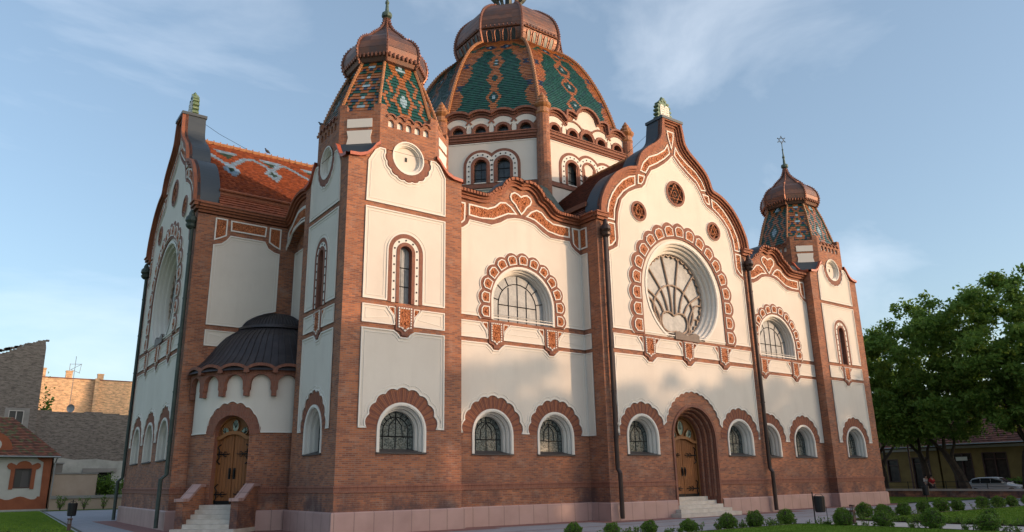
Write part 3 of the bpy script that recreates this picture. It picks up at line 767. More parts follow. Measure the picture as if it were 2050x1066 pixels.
def bay(c):
    fr = Fr((c, BY, 0), (1, 0, 0), (0, -1, 0)); W2 = 3.70
    halfc = [(3.75, 14.22), (2.7, 14.20), (2.15, 14.22), (1.78, 14.36), (1.45, 14.68), (1.12, 14.84), (.95, 15.08), (.78, 15.28), (.5, 15.42), (.22, 15.40), (0, 15.33)]
    top = smooth(mirror(halfc)+halfc[::-1][1:])
    wall = MB(); wall.use('brick')
    holes = [arch(-1.78, 2.9, 3.72, 1.07), arch(1.70, 2.9, 3.72, 1.07), arch(0, 8.72, 9.58, 1.83)]
    W = 3.72
    prism(wall, fr, [(-W, 0), (W, 0)]+[(max(-W, min(W, u)), z) for u, z in top[::-1]], holes, 0, -.5, ends=False); wall.build('bay_wall', None, SYN)
    for u in (-1.78, 1.70): ground_window(fr, u)
    # great round-headed window
    mb = MB(); mb.use('trim_white')
    stepped(mb, fr, 0, 8.74, 9.58, [1.83, 1.72, 1.69, 1.64, 1.61, 1.57, 1.54, 1.51], [.06, .03, -.08, -.11, -.21, -.24, -.34, -.44], 30)
    w = mb.build('window', None, SYN)
    g = MB(); g.use('frosted_glass'); prism(g, fr, arch(0, 8.74, 9.58, 1.56, 24), (), -.44, -.47, sides=False); g.build('glass', None, w)
    l = MB(); l.use('leading'); b = 8.74; sp = 9.58; r = 1.52; ra = 1.10
    def bar(pts, t=.02): l.tube([fr.P(a, z, -.42) for a, z in pts], t, 4)
    bar([(-ra, b)]+[(-ra*math.cos(PI*i/16), sp+ra*math.sin(PI*i/16)) for i in range(17)]+[(ra, b)])
    bar([(0, b), (0, sp+r)]); bar([(-r, b+.35), (r, b+.35)], .025); bar([(-ra, sp+.02), (ra, sp+.02)]); 
    for s_ in (-1, 1): bar([(s_*.52, b), (s_*.52, sp+.88)])
    for a in (12, 40, 62, 118, 140, 168): bar([(ra*math.cos(R(a)), sp+ra*math.sin(R(a))), (r*math.cos(R(a)), sp+r*math.sin(R(a)))])
    l.build('leading', None, w)
    petal_surround(fr, 0, 8.72, 9.58, 1.83, 2.50, 13, SYN)
    # plaster fields
    lo = [(-W2+.03, 3.75), (-3.31, 3.75)]+scal(-1.78, 3.75, 1.52, 180, 0, 9)+scal(1.70, 3.75, 1.52, 180, 0, 9)+[(3.25, 3.75), (W2-.03, 3.75), (W2-.03, 7.64)]
    def dip(c_): return [(c_+.48, 7.64), (c_+.28, 7.5), (c_+.14, 7.36), (c_-.14, 7.36), (c_-.28, 7.5), (c_-.48, 7.64)]
    panel(fr, lo+dip(1.58)+dip(-1.58)+[(-W2+.03, 7.64)], (), SYN)
    small_panels(fr, -W2+.03, W2-.03, [-1.58, 1.58])
    for u in (-1.58, 1.58): bracket(fr, u, scale=.95)
    eh = [(3.67, 12.62), (3.30, 12.80), (3.08, 12.98), (2.97, 13.22), (2.4, 13.21), (1.75, 13.19), (1.25, 13.40), (.85, 13.66), (.45, 13.78), (0, 13.82)]
    edge = eh+mirror(eh)[::-1][1:]
    up = [(-3.67, 8.80), (3.67, 8.80)]+edge
    panel(fr, up, [arch(0, 8.81, 9.58, 2.35)], SYN)
    # brick band under the frieze and the frieze itself
    mb = MB(); mb.use('brick_moulding'); cl = clean(edge); lo_ = cl; up_ = offs(cl, -.17, False)
    ribbon(mb, fr, lo_, up_, .07, 0, False); mb.build('frieze_moulding', None, SYN)
    fz = [(3.0, 13.41), (3.0, 13.98), (1.95, 13.97), (1.56, 14.14), (1.25, 14.42), (.92, 14.48), (.60, 14.32), (.24, 13.97), (.78, 13.90), (1.62, 13.47), (2.37, 13.37)]
    sm_ = lambda q: q
    terracotta_panel(fr, fz, SYN, base=.0, name='frieze_panel'); terracotta_panel(fr, mirror(fz), SYN, base=.0, name='frieze_panel')
    ht = [(0, 14.0), (.2, 14.22), (.36, 14.45), (.58, 14.62), (.66, 14.82), (.60, 15.0), (.38, 15.12), (.15, 15.06), (0, 14.97)]
    terracotta_panel(fr, ht+mirror(ht)[::-1][1:-1], SYN, base=.0, name='frieze_panel')
    for s_ in (1, -1):
        e_ = [(s_*3.17, 13.98), (s_*3.64, 13.98), (s_*3.64, 12.85), (s_*3.42, 12.92), (s_*3.2, 13.12)]
        terracotta_panel(fr, e_, SYN, base=.0, name='frieze_panel')
    cornice(fr, top, SYN)
    fl = MB(); fl.use('flashing'); hi = offs(top, .36, False)
    for a, b_ in zip(hi, hi[1:]): fl.poly([fr.P(*a, .36), fr.P(*b_, .36), fr.P(*b_, -.7), fr.P(*a, -.7)]); fl.poly([fr.P(*a, -.7), fr.P(*b_, -.7), fr.P(b_[0], 13.6, -.7), fr.P(a[0], 13.6, -.7)])
    fl.build('parapet_flashing', None, SYN)
bay(9.115); bay(2*CX-9.115)
GO = [(5.80, 14.55), (5.74, 15.1), (5.56, 15.6), (5.22, 16.2), (4.72, 16.8), (4.15, 17.22), (3.6, 17.48), (3.12, 17.6), (2.97, 17.74), (2.83, 18.15), (2.55, 18.6), (1.95, 19.1), (1.30, 19.55), (.95, 20.0), (.84, 20.6), (.74, 21.2)]
def gable(fr, door):
    top = mirror(GO)+GO[::-1]
    top = smooth(top[:8], 3)[:-1]+smooth(top[7:16], 3)+smooth(top[16:25], 3)[:-1]+smooth(top[24:], 3)
    rev = top[::-1]
    wall = MB(); wall.use('brick')
    wins = [-3.67, 3.63] if door else [-3.42, 0, 3.42]
    holes = [arch(u, 2.9, 3.72, 1.07) for u in wins]
    if door: holes.append(arch(0, .5, 3.70, 1.67))
    RZ = 11.2; RR = 2.86
    clampz = lambda pts, z0: [(u, max(z, z0)) for u, z in pts]
    rose = clampz(circle(0, RZ, RR, 48), 8.74)
    holes.append(clean(rose))
    for u, z, r in ((-2.98, 15.2, .42), (2.98, 15.2, .42), (0, 16.82, .58)): holes.append(circle(u, z, r, 24))
    prism(wall, fr, [(-GH, 0), (GH, 0), (GH, 14.2), (5.76, 14.2)]+rev+[(-5.76, 14.2), (-GH, 14.2)], holes, 0, -.5, ends=False)
    wall.build('gable_wall', None, SYN)
    for u in wins: ground_window(fr, u)
    # coping: three brick rolls following the curve
    cp = MB(); cp.use('brick_cornice')
    for h0, h1, d in ((-.36, -.24, .07), (-.24, -.13, .16), (-.13, .04, .26)): ribbon(cp, fr, offs(top, h0, False), offs(top, h1, False), d, -.05, False)
    for u in (-1, 1):
        for z0, z1, e, d in ((14.2, 14.34, .05, .14), (14.34, 14.5, .14, .24), (14.5, 14.58, .18, .30)):
            cp.poly([fr.P(u*5.2, z0, d), fr.P(u*(GH+e), z0, d), fr.P(u*(GH+e), z1, d), fr.P(u*5.2, z1, d)]) if False else prism(cp, fr, [(u*5.32, z0), (u*(GH+e), z0), (u*(GH+e), z1), (u*5.32, z1)], (), d, -1.0)
    cp.build('coping', None, SYN)
    fl = MB(); fl.use('flashing'); hi = offs(top, .04, False)
    for a, b_ in zip(hi, hi[1:]): fl.poly([fr.P(*a, .10), fr.P(*b_, .10), fr.P(*b_, -.95), fr.P(*a, -.95)])
    prism(fl, fr, [(-5.9, 14.4), (5.9, 14.4)]+hi[::-1], (), -.95, -.96, sides=False)
    fl.build('parapet_flashing', None, SYN)
    # rose window
    mb = MB(); mb.use('trim_white')
    radii = [2.86, 2.74, 2.70, 2.62, 2.58, 2.48, 2.44, 2.34, 2.30]; dep = [.05, .02, -.10, -.13, -.28, -.32, -.48, -.52, -.74]
    for i in range(8):
        A = clampz(circle(0, RZ, radii[i], 48), 8.76); B = clampz(circle(0, RZ, radii[i+1], 48), 8.78)
        for k in range(48):
            j = (k+1) % 48
            if A[k][1] <= 8.77 and A[j][1] <= 8.77: continue
            mb.poly([fr.P(*A[k], dep[i]), fr.P(*A[j], dep[i]), fr.P(*B[j], dep[i]), fr.P(*B[k], dep[i])]); mb.poly([fr.P(*B[k], dep[i]), fr.P(*B[j], dep[i]), fr.P(*B[j], dep[i+1]), fr.P(*B[k], dep[i+1])])
    w = mb.build('rose_window', None, SYN)
    g = MB(); g.use('frosted_glass'); prism(g, fr, circle(0, RZ, 2.36, 48), (), -.76, -.8, sides=False); g.build('glass', None, w)
    t = MB(); t.use('copper_plain'); t.mats = ['tracery']; t.cur = 0
    def bar(pts, r=.058, m=False):
        for s_ in ((1, -1) if m else (1,)): t.tube([fr.P(s_*u, z, -.70) for u, z in smooth(pts, 4)], r*.85, 6)
    bar([(.13, 10.2), (.17, 11.0), (.30, 11.8), (.66, 13.42)], m=True)
    bar([(.42, 10.25), (.62, 10.95), (.98, 11.6), (1.80, 12.6)], m=True)
    bar([(.72, 10.15), (1.05, 10.7), (1.45, 11.05), (2.22, 11.5)], m=True)
    bar([(1.30, 9.75), (1.52, 10.35), (1.38, 10.95), (.70, 11.62), (0, 11.80)], m=True)
    bar([(2.15, 10.9), (1.75, 10.85), (1.40, 10.45), (1.15, 9.95), (1.1, 9.4)], m=True)
    bar([(1.95, 10.0), (1.6, 10.1), (1.3, 9.8), (1.0, 9.2)], m=True)
    bar([(0, 10.12), (.35, 10.28), (.8, 10.22), (1.0, 9.85), (.92, 9.45), (.65, 9.25), (.3, 9.2), (0, 9.28)], .06, m=True)
    n = 36
    for k in range(n):
        a0 = 2*PI*k/n; a1 = 2*PI*(k+1)/n
        t.tube([fr.P(2.30*math.cos(a0), RZ+2.30*math.sin(a0), -.70), fr.P(2.16*math.cos((a0+a1)/2), RZ+2.16*math.sin((a0+a1)/2), -.70), fr.P(2.30*math.cos(a1), RZ+2.30*math.sin(a1), -.70)], .06, 5)
    t.build('tracery', None, w)
    s = MB(); s.use('rose_sill'); o = [(-.92, 8.66), (.92, 8.62), (.92, 9.0), (.6, 9.1), (.3, 8.98), (0, 8.94), (-.3, 8.98), (-.6, 9.1), (-.92, 9.0)]
    prism(s, fr, o, (), .09, -.7); s.build('window_sill', None, w)
    petal_surround(fr, 0, 8.70, 11.05, 3.13, 3.98, 19, SYN)
    # medallions with six-pointed stars
    for u, z, r in ((-2.98, 15.2, .56), (2.98, 15.2, .56), (0, 16.82, .75)):
        m = MB(); m.use('brick_moulding'); A = circle(u, z, r, 28); B = circle(u, z, r-.14, 28); ribbon(m, fr, A, B, .08, -.25)
        m.use('star_back'); prism(m, fr, circle(u, z, r-.1, 28), (), -.10, -.12, sides=False)
        m.use('terracotta'); q = r-.16
        for o_ in (90, 270): m.tube([fr.P(u+q*math.cos(R(o_+120*i)), z+q*math.sin(R(o_+120*i)), .03) for i in range(4)], .045, 5)
        m.tube([fr.P(u+.12*math.cos(a*PI/4), z+.16*math.sin(a*PI/4), .0) for a in range(9)], .03, 5)
        for a in range(6): c_, s_ = math.cos(R(30+60*a)), math.sin(R(30+60*a)); m.tube([fr.P(u+(r-.28)*c_, z+(r-.28)*s_, 0), fr.P(u+(r-.1)*c_, z+(r-.1)*s_, 0)], .02, 4)
        m.use('trim_white'); ribbon(m, fr, circle(u, z, r+.045, 28), A, .05, 0); m.build('star_medallion', None, SYN)
    # plaster fields
    I = [(5.27, 12.66), (4.98, 12.80), (4.66, 13.0), (4.56, 13.45), (4.56, 14.2), (4.46, 14.85), (4.18, 15.6), (3.65, 16.12), (3.1, 16.42), (2.62, 16.6), (2.36, 16.85), (2.15, 17.3), (1.8, 17.78), (1.35, 18.02), (.78, 18.4), (.38, 18.72), (0, 19.1)]
    Ie = I+mirror(I)[::-1][1:]
    ph = [arch(0, 8.81, 11.05, 3.9)]+[circle(u, z, r-.02, 24) for u, z, r in ((-2.98, 15.2, .56), (2.98, 15.2, .56), (0, 16.82, .75))]
    panel(fr, [(-5.27, 8.80), (5.27, 8.80)]+Ie, ph, SYN)
    # plaster between rose and petals
    k = MB(); k.use('plaster'); prism(k, fr, arch(0, 8.72, 11.05, 3.14, 30), [clean(rose)], .02, 0, holeside=False); k.build('plaster_panel', None, SYN)
    bm = MB(); bm.use('brick_moulding'); cl = clean(Ie); ribbon(bm, fr, cl, offs(cl, -.14, False), .06, 0, False); bm.build('frieze_moulding', None, SYN)
    small_panels(fr, -5.27, 5.27, [-2.85, 0, 2.85])
    for u in (-2.85, 0, 2.85): bracket(fr, u)
    dip = lambda c_: [(c_+.5, 7.6), (c_+.3, 7.46), (c_+.15, 7.33), (c_-.15, 7.33), (c_-.3, 7.46), (c_-.5, 7.6)]
    if door:
        s1 = scal(-3.67, 3.75, 1.52, 180, 22, 8); s2 = scal(0, 3.88, 2.08, 164, 16, 13, .2); s3 = scal(3.63, 3.75, 1.52, 158, 0, 8)
        mid = s1+[(s1[-1][0]+.05, s1[-1][1]-.03)]+s2+[(s3[0][0]-.05, s3[0][1]-.03)]+s3
    else:
        mid = scal(-3.42, 3.75, 1.5, 180, 0, 9)+[(-1.9, 3.75)]+[(-1.55, 3.75)]+scal(0, 3.75, 1.5, 180, 0, 9)+[(1.55, 3.75), (1.9, 3.75)]+scal(3.42, 3.75, 1.5, 180, 0, 9)
    panel(fr, [(-5.27, 3.75)]+mid+[(5.27, 3.75), (5.27, 7.6)]+dip(2.85)+dip(0)+dip(-2.85)+[(-5.27, 7.6)], (), SYN)
    # carved terracotta frieze following the gable
    P_ = [[(.3, 19.73), (.62, 19.31), (1.2, 18.91), (1.9, 18.58), (2.38, 18.12), (2.68, 17.56), (2.22, 17.5), (1.9, 17.95), (1.28, 18.3), (.66, 18.72), (.16, 19.16)],
          [(2.30, 17.34), (2.84, 17.32), (2.90, 16.76), (2.62, 16.78), (2.42, 16.98)],
          [(3.05, 17.2), (3.5, 17.05), (4.0, 16.74), (4.45, 16.3), (4.82, 15.82), (5.09, 15.3), (5.2, 14.85), (5.22, 14.35), (4.73, 14.35), (4.68, 14.95), (4.44, 15.55), (4.0, 16.05), (3.58, 16.36), (3.08, 16.64)],
          [(5.24, 14.2), (4.74, 14.2), (4.72, 13.3), (5.0, 13.0), (5.26, 12.88)]]
    for q in P_:
        terracotta_panel(fr, q, SYN, base=.0, name='frieze_panel'); terracotta_panel(fr, mirror(q), SYN, base=.0, name='frieze_panel')
    terracotta_panel(fr, [(-.28, 20.58), (.28, 20.58), (.22, 20.1), (0, 19.45), (-.22, 20.1)], SYN, base=.0, name='frieze_panel')
    # apex block and tablets of the law
    c = fr.P(0, 21.2, -.45); ab = MB(); ab.use('flashing')
    prism(ab, fr, [(-.85, 21.14), (.85, 21.14), (.85, 21.3), (-.85, 21.3)], (), .3, -1.0)
    ab.build('apex_cap', None, SYN)
    tb = MB(); f2 = Fr(fr.P(0, 0, -.40), fr.U, fr.n, .84); tb.use('green_ceramic')
    prism(tb, f2, [(-.62, 21.3), (.62, 21.3), (.60, 21.5), (.54, 22.15), (.42, 22.5), (.12, 22.62), (-.12, 22.62), (-.42, 22.5), (-.54, 22.15), (-.60, 21.5)], (), .14, -.14)
    tb.poly([f2.P(a, b, -.14) for a, b in [(-.62, 21.3), (.62, 21.3), (.60, 21.5), (.54, 22.15), (.42, 22.5), (.12, 22.62), (-.12, 22.62), (-.42, 22.5), (-.54, 22.15), (-.60, 21.5)]])
    rnd = random.Random(3)
    for a, b in [(-.62, 21.5), (-.6, 21.75), (-.58, 22.0), (-.52, 22.25), (-.4, 22.45), (-.15, 22.6), (0, 22.72), (.15, 22.6), (.4, 22.45), (.52, 22.25), (.58, 22.0), (.6, 21.75), (.62, 21.5)]:
        tb.tube([f2.P(a, b, -.17), f2.P(a, b, .17)], [.09, .09], 7)
    tb.tube([f2.P(0, 22.6, 0), f2.P(0, 22.85, 0), f2.P(0, 22.95, 0)], [.14, .1, .02], 7)
    tb.use('tablet_white')
    for s_ in (-1, 1):
        q = arch(s_*.22, 21.42, 22.12, .21, 8); prism(tb, f2, q, (), .19, .1)
        q2 = arch(s_*.22, 21.42, 22.12, .21, 8); tb.poly([f2.P(a, b, -.19) for a, b in q2])
        tb.use('iron')
        for zz in (21.6, 21.74, 21.88, 22.02, 22.16): prism(tb, f2, [(s_*.22-.13, zz), (s_*.22+.13, zz), (s_*.22+.13, zz+.022), (s_*.22-.13, zz+.022)], (), .195, .19)
        tb.use('tablet_white')
    tb.build('commandment_tablets', None, SYN)
    # downpipes
    for u in (-5.62, 5.62):
        dp = MB(); dp.use('pipe_metal' if door else 'pipe_patina'); k = fr
        dd_ = .2 if door else .13
        dp.tube([k.P(u, 13.3, dd_), k.P(u, 2.25, dd_), k.P(u, 2.05, .34), k.P(u, .1, .34)], .105 if door else .085, 10)
        for zz in (12, 9.9, 7.8, 5.7, 3.6): dp.tube([k.P(u, zz, dd_), k.P(u, zz+.07, dd_)], .125 if door else .10, 10)
        a = k.P(u, 0, dd_+.06); dp.lathe(a.x, a.y, [(.12, 13.25), (.22, 13.35), (.24, 13.45), (.19, 13.5), (.27, 13.62), (.24, 13.8), (.14, 13.92), (.13, 14.02), (.06, 14.18)], 10)
        dp.build('downpipe', None, SYN)
FG = Fr((CX, GY, 0), (1, 0, 0), (0, -1, 0)); FW = Fr((WX, WY, 0), (0, 1, 0), (-1, 0, 0), WH/GH)
mat('rose_sill', rough=.6, build=grime_flat((.07, .045, .036), (.13, .085, .065), 4))
mat('star_back', (.035, .018, .014), .8)
mat('tracery', rough=.6, build=grime_flat((.28, .19, .14), (.42, .31, .23), 5))
gable(FG, True); gable(FW, False)
def return_wall(fr, L, pan, name='return_wall'):
    mb = MB(); mb.use('brick'); prism(mb, fr, [(0, 0), (L, 0), (L, 14.25), (0, 14.25)], (), 0, -.05, ends=False); mb.build(name, None, SYN)
    mb = MB(); mb.use('brick_cornice')
    for z0, z1, d in ((14.2, 14.34, .12), (14.34, 14.5, .22), (14.5, 14.58, .30)): prism(mb, fr, [(0, z0), (L+.1, z0), (L+.1, z1), (0, z1)], (), d, -.3)
    mb.build('cornice', None, SYN)
    if pan:
        a, b = pan
        for z0, z1 in ((3.75, 7.64), (7.82, 8.56), (8.80, 12.62)): panel(fr, [(a, z0), (b, z0), (b, z1), (a, z1)], (), SYN, line=False)
        terracotta_panel(fr, [(a, 12.9), (b, 12.9), (b, 13.98), (a, 13.98)], SYN, base=0, name='frieze_panel')
return_wall(Fr((CX-GH, GY, 0), (0, 1, 0), (-1, 0, 0)), BY-GY, (.72, BY-GY))
return_wall(Fr((CX+GH, GY, 0), (0, 1, 0), (1, 0, 0)), BY-GY, (.72, BY-GY))
# west wing: the front-facing wall with its stepped plaster field
WY0 = WY-WH
fr = Fr((0, WY0, 0), (1, 0, 0), (0, -1, 0))
mb = MB(); mb.use('brick'); prism(mb, fr, [(WX, 0), (1.0, 0), (1.0, 14.0), (WX, 14.0)], (), 0, -.3, ends=False); mb.build('wing_wall', None, SYN)
arcb = [(.20, 9.72), (-.35, 9.56), (-.85, 9.25), (-1.25, 8.86), (-1.30, 8.78)]
panel(fr, [(-2.93, 8.78)]+arcb[::-1]+[(.20, 12.60), (-.06, 12.64), (-.36, 12.80), (-.55, 13.12), (-2.19, 13.12), (-2.36, 12.87), (-2.58, 12.67), (-2.93, 12.57)], (), SYN)
panel(fr, [(-2.94, 7.82), (-2.36, 7.82), (-2.0, 8.15), (-1.55, 8.5), (-1.5, 8.55), (-2.94, 8.55)], (), SYN, bead=.045)
for q in ([(-2.92, 13.90), (-2.36, 13.90), (-2.36, 13.08), (-2.64, 12.91), (-2.92, 12.78)], [(-2.22, 13.88), (-.50, 13.88), (-.53, 13.35), (-2.19, 13.35)], [(-.36, 13.88), (.22, 13.88), (.22, 12.82), (-.08, 12.94), (-.36, 13.11)]):
    terracotta_panel(fr, q, SYN, base=0, name='frieze_panel', w=.06)
cornice(fr, [(WX-.02, 14.15), (1.0, 14.15)], SYN, layers=((-.1, .02, .08), (.02, .12, .18), (.12, .24, .28), (.24, .30, .34)), dent=False)
# far side of the wing
mb = MB(); mb.use('brick'); f3 = Fr((0, WY+WH, 0), (1, 0, 0), (0, 1, 0)); prism(mb, f3, [(WX, 0), (0, 0), (0, 14.3), (WX, 14.3)], (), 0, -.3, ends=False); mb.build('wing_wall', None, SYN)
# west niche bay
fr = Fr((BY, 0, 0), (0, 1, 0), (-1, 0, 0)); yc = 6.5
el = [(yc-1.9*math.cos(PI*i/20), 12.72+1.0*math.sin(PI*i/20)) for i in range(21)]
topn = smooth([(8.41, 14.15), (8.0, 14.2), (7.65, 14.38), (7.3, 14.68), (6.9, 14.9), (6.3, 14.98), (5.7, 14.9), (5.1, 14.6), (4.6, 14.4)][::-1])
mb = MB(); mb.use('brick'); prism(mb, fr, clean([(4.6, 12.72)]+el+[(8.41, 12.72)]+topn[::-1]), (), 0, -.45); 
mb.use('plaster'); 
mb.build('niche_arch_wall', None, SYN)
mb = MB(); mb.use('trim_white'); ribbon(mb, fr, el[1:-1], offs(el, .09, False)[1:-1], .05, 0, False)
hi = smooth([(8.25, 13.0), (8.2, 13.7), (7.75, 13.95), (7.3, 14.28), (6.9, 14.48), (6.2, 14.5), (5.5, 14.35), (5.0, 14.1)]); ribbon(mb, fr, hi, offs(hi, .08, False), .05, 0, False)
mb.build('niche_moulding', None, SYN)
terracotta_panel(fr, [(8.12, 13.1), (8.1, 13.72), (7.7, 13.9), (7.3, 14.2), (6.9, 14.4), (6.2, 14.42), (5.6, 14.28), (5.6, 13.8), (6.5, 13.9), (7.5, 13.7)], SYN, base=0, name='frieze_panel', w=.05)
cornice(fr, topn, SYN, layers=((-.1, .02, .1), (.02, .14, .2), (.14, .28, .3)), dent=False)
f4 = Fr((1.0, 0, 0), (0, 1, 0), (-1, 0, 0)); mb = MB(); mb.use('brick'); prism(mb, f4, [(4.3, 0), (8.41, 0), (8.41, 14), (4.3, 14)], (), 0, -.1); mb.build('niche_wall', None, SYN)
panel(f4, [(4.7, 9.2), (8.35, 9.2), (8.35, 12.75), (4.7, 12.75)], (), SYN, line=False)
# plain north and east walls, and unseen solid core added behind the fronts to block light
def rbox(*a): m_ = MB(); m_.use('brick'); m_.box(*a); m_.build('rear_wall_and_core', None, SYN)
rbox(TW, X1-TW, DEPTH-.9, DEPTH-.5, 0, 14.2); rbox(X1-1.2, X1-.5, TW, DEPTH-TW, 0, 14.2); rbox(X1-1, X1+3.7, WY0, WY+WH, 0, 14.3); rbox(CX-GH, CX+GH, DEPTH-.6, DEPTH+.7, 0, 14.3); rbox(.8, TW-.8, DEPTH-TD+.7, DEPTH-.8, 0, 16.8); rbox(X1-TW+.8, X1-.8, DEPTH-TD+.7, DEPTH-.8, 0, 16.8); rbox(.55, 1.2, WY+WH, DEPTH-TD, 0, 14.2)
rbox(1.3, X1-1.4, 2.0, 29.0, 0, 14.0); rbox(WX+1.0, 2, WY0+.35, WY+WH-.35, 0, 13.9); rbox(CX-GH+.2, CX+GH-.2, .6, 2.2, 0, 13.9); rbox(.8, TW-.8, .8, TD-.7, 0, 16.8); rbox(X1-TW+.8, X1-.8, .8, TD-.7, 0, 16.8)
# ---------------------------------------------------------------- plinth and belt course
FOOT = [(5.4, 0), (5.4, BY), (CX-GH, BY), (CX-GH, GY), (CX+GH, GY), (CX+GH, BY), (X1-TW, BY), (X1-TW, 0), (X1, 0), (X1, DEPTH), (0, DEPTH), (0, WY+WH), (WX, WY+WH), (WX, WY0), (BY, WY0), (BY, TD), (0, TD), (0, 0)]
def course(pts, prof, m, name, closed=False, gap=None):
    mb = MB(); mb.use(m)
    rings = [[(p[0], p[1], z) for p in offs(pts, -d, closed)] for d, z in prof]
    n = len(pts)
    for a, b in zip(rings, rings[1:]):
        for i in range(n if closed else n-1):
            j = (i+1) % n
            mb.poly([a[i], a[j], b[j], b[i]])
    return mb.build(name, None, SYN)
route = [(CX+1.68, GY)]+FOOT[4:]+FOOT[:4]+[(CX-1.68, GY)]
course(route, [(.11, 0), (.11, .74), (.07, .787), (-.02, .79)], 'pink_granite', 'plinth')
course(route, [(0, 1.44), (.03, 1.445), (.03, 1.62), (.055, 1.63), (.055, 1.66), (0, 1.70)], 'brick_moulding', 'belt_course')
# ---------------------------------------------------------------- main portal
fr = FG
mb = MB(); mb.use('brick_moulding')
stepped(mb, fr, 0, .5, 3.70, [1.67, 1.55, 1.53, 1.42, 1.40, 1.29, 1.27, 1.16], [.06, -.02, -.22, -.26, -.46, -.50, -.70, -.95], 24)
po = mb.build('portal', None, SYN)
mb = MB(); mb.use('brick')   # round shafts in the reveals
for r_, d in ((1.50, -.22), (1.37, -.46), (1.24, -.70)):
    A = arch(0, .9, 3.70, r_-.02, 20); mb.tube([fr.P(*p, d+.03) for p in A], .065, 7)
mb.build('shafts', None, po)
def door(fr, hw, z0, zt, spring, ra, parent, d=-.9):
    """pair of planked leaves with iron hinges under a round transom"""
    D = MB(); D.use('transom_frame'); A = arch(0, z0, spring, ra, 20); prism(D, fr, A, (), d-.08, d-.1, sides=False)
    ribbon(D, fr, A, arch(0, z0, spring, ra-.08, 20), d+.04, d-.08, False)
    wav = [(-hw, zt-.12), (-hw*.7, zt-.1), (-hw*.35, zt+.06), (0, zt+.1), (hw*.35, zt+.06), (hw*.7, zt-.1), (hw, zt-.12)]
    wv = smooth(wav); ribbon(D, fr, wv, offs(wv, .14, False), d+.12, d-.08, False)
    o = D.build('door', None, parent)
    for s_ in (-1, 1):
        lf = MB(); lf.use('door_wood'); pts = [(u, z) for u, z in wv if (u <= 0 if s_ < 0 else u >= 0)]
        xs = [s_*.012, s_*(hw-.06)]; top = [(max(min(u, hw-.06), -hw+.06), z) for u, z in pts]
        if s_ < 0: poly = [(-hw+.06, z0), (-.012, z0), (-.012, top[-1][1])]+top[::-1][1:]
        else: poly = [(.012, z0), (hw-.06, z0)]+top[::-1][:-1]+[(.012, top[0][1])]
        prism(lf, fr, clean(poly), (), d-.0, d-.05)
        L = lf.build('door_leaf', None, o)
        for zh in (z0+.38, z0+(zt-z0)*.74):
            ir = MB(); ir.use('iron'); x = s_*(hw-.1)
            ir.tube([fr.P(x, zh, d+.03), fr.P(s_*.22, zh, d+.03), fr.P(s_*.14, zh+.02, d+.03)], [.035, .022, .01], 5)
            for v in (1, -1):
                ir.tube([fr.P(*p, d+.03) for p in smooth([(x-s_*.05, zh), (x-s_*.08, zh+v*.16), (x, zh+v*.28), (x-s_*.14, zh+v*.40)], 3)], .024, 5)
                ir.tube([fr.P(*p, d+.03) for p in smooth([(s_*.45, zh), (s_*.38, zh+v*.09), (s_*.28, zh+v*.08)], 3)], .016, 5)
                ir.tube([fr.P(*p, d+.03) for p in smooth([(s_*.66, zh), (s_*.58, zh+v*.10), (s_*.5, zh+v*.06)], 3)], .014, 5)
            ir.build('hinge', None, o)
        ir = MB(); ir.use('iron')
        ir.tube([fr.P(s_*.10, z0+1.05, d+.05), fr.P(s_*.10, z0+1.35, d+.05)], .035, 6); ir.poly([fr.P(s_*.05, z0+.98, d+.012), fr.P(s_*.16, z0+.98, d+.012), fr.P(s_*.16, z0+1.42, d+.012), fr.P(s_*.05, z0+1.42, d+.012)])
        ir.build('door_handle', None, o); ir = MB(); ir.use('iron')
        prism(ir, fr, [(s_*.02, z0), (s_*(hw-.06), z0), (s_*(hw-.06), z0+.13), (s_*.02, z0+.13)], (), d+.008, d)
        ir.build('kick_plate', None, o)
    tg = MB()
    zc = zt+.32
    for u, z, rx, rz, rot in ((0, spring+ra*.50, ra*.22, ra*.34, 0), (-ra*.52, spring+ra*.22, ra*.20, ra*.26, 40), (ra*.52, spring+ra*.22, ra*.20, ra*.26, -40)):
        e = [(u+rx*math.cos(t)*math.cos(R(rot))-rz*math.sin(t)*math.sin(R(rot)), z+rx*math.cos(t)*math.sin(R(rot))+rz*math.sin(t)*math.cos(R(rot))) for t in [2*PI*i/16 for i in range(16)]]
        tg.use('transom_glass'); prism(tg, fr, e, (), d-.02, d-.06); tg.use('transom_frame'); ribbon(tg, fr, e, offs(e, .03), d+.03, d-.06)
        tg.use('iron')
        for q in range(3):
            a = R(rot+90+(q-1)*28); tg.tube([fr.P(u, z-.1, d), fr.P(u+rz*.9*math.cos(a), z-.0+rz*.8*math.sin(a), d)], .010, 4)
    tg.build('transom_window', None, o)
    return o
door(fr, 1.10, .90, 3.62, 3.70, 1.16, SYN)
mb = MB(); mb.use('stone_step')
ys = [-1.42, -1.12, -.80, -.50, -.16]; hw = [2.22, 1.88, 1.62, 1.5, 1.36]
for i in range(5): mb.box(CX-hw[i], CX+hw[i], ys[i], GY+1.0+.001*i, .178*i+(.002 if i else 0), .178*(i+1))
mb.build('front_steps', None, SYN)
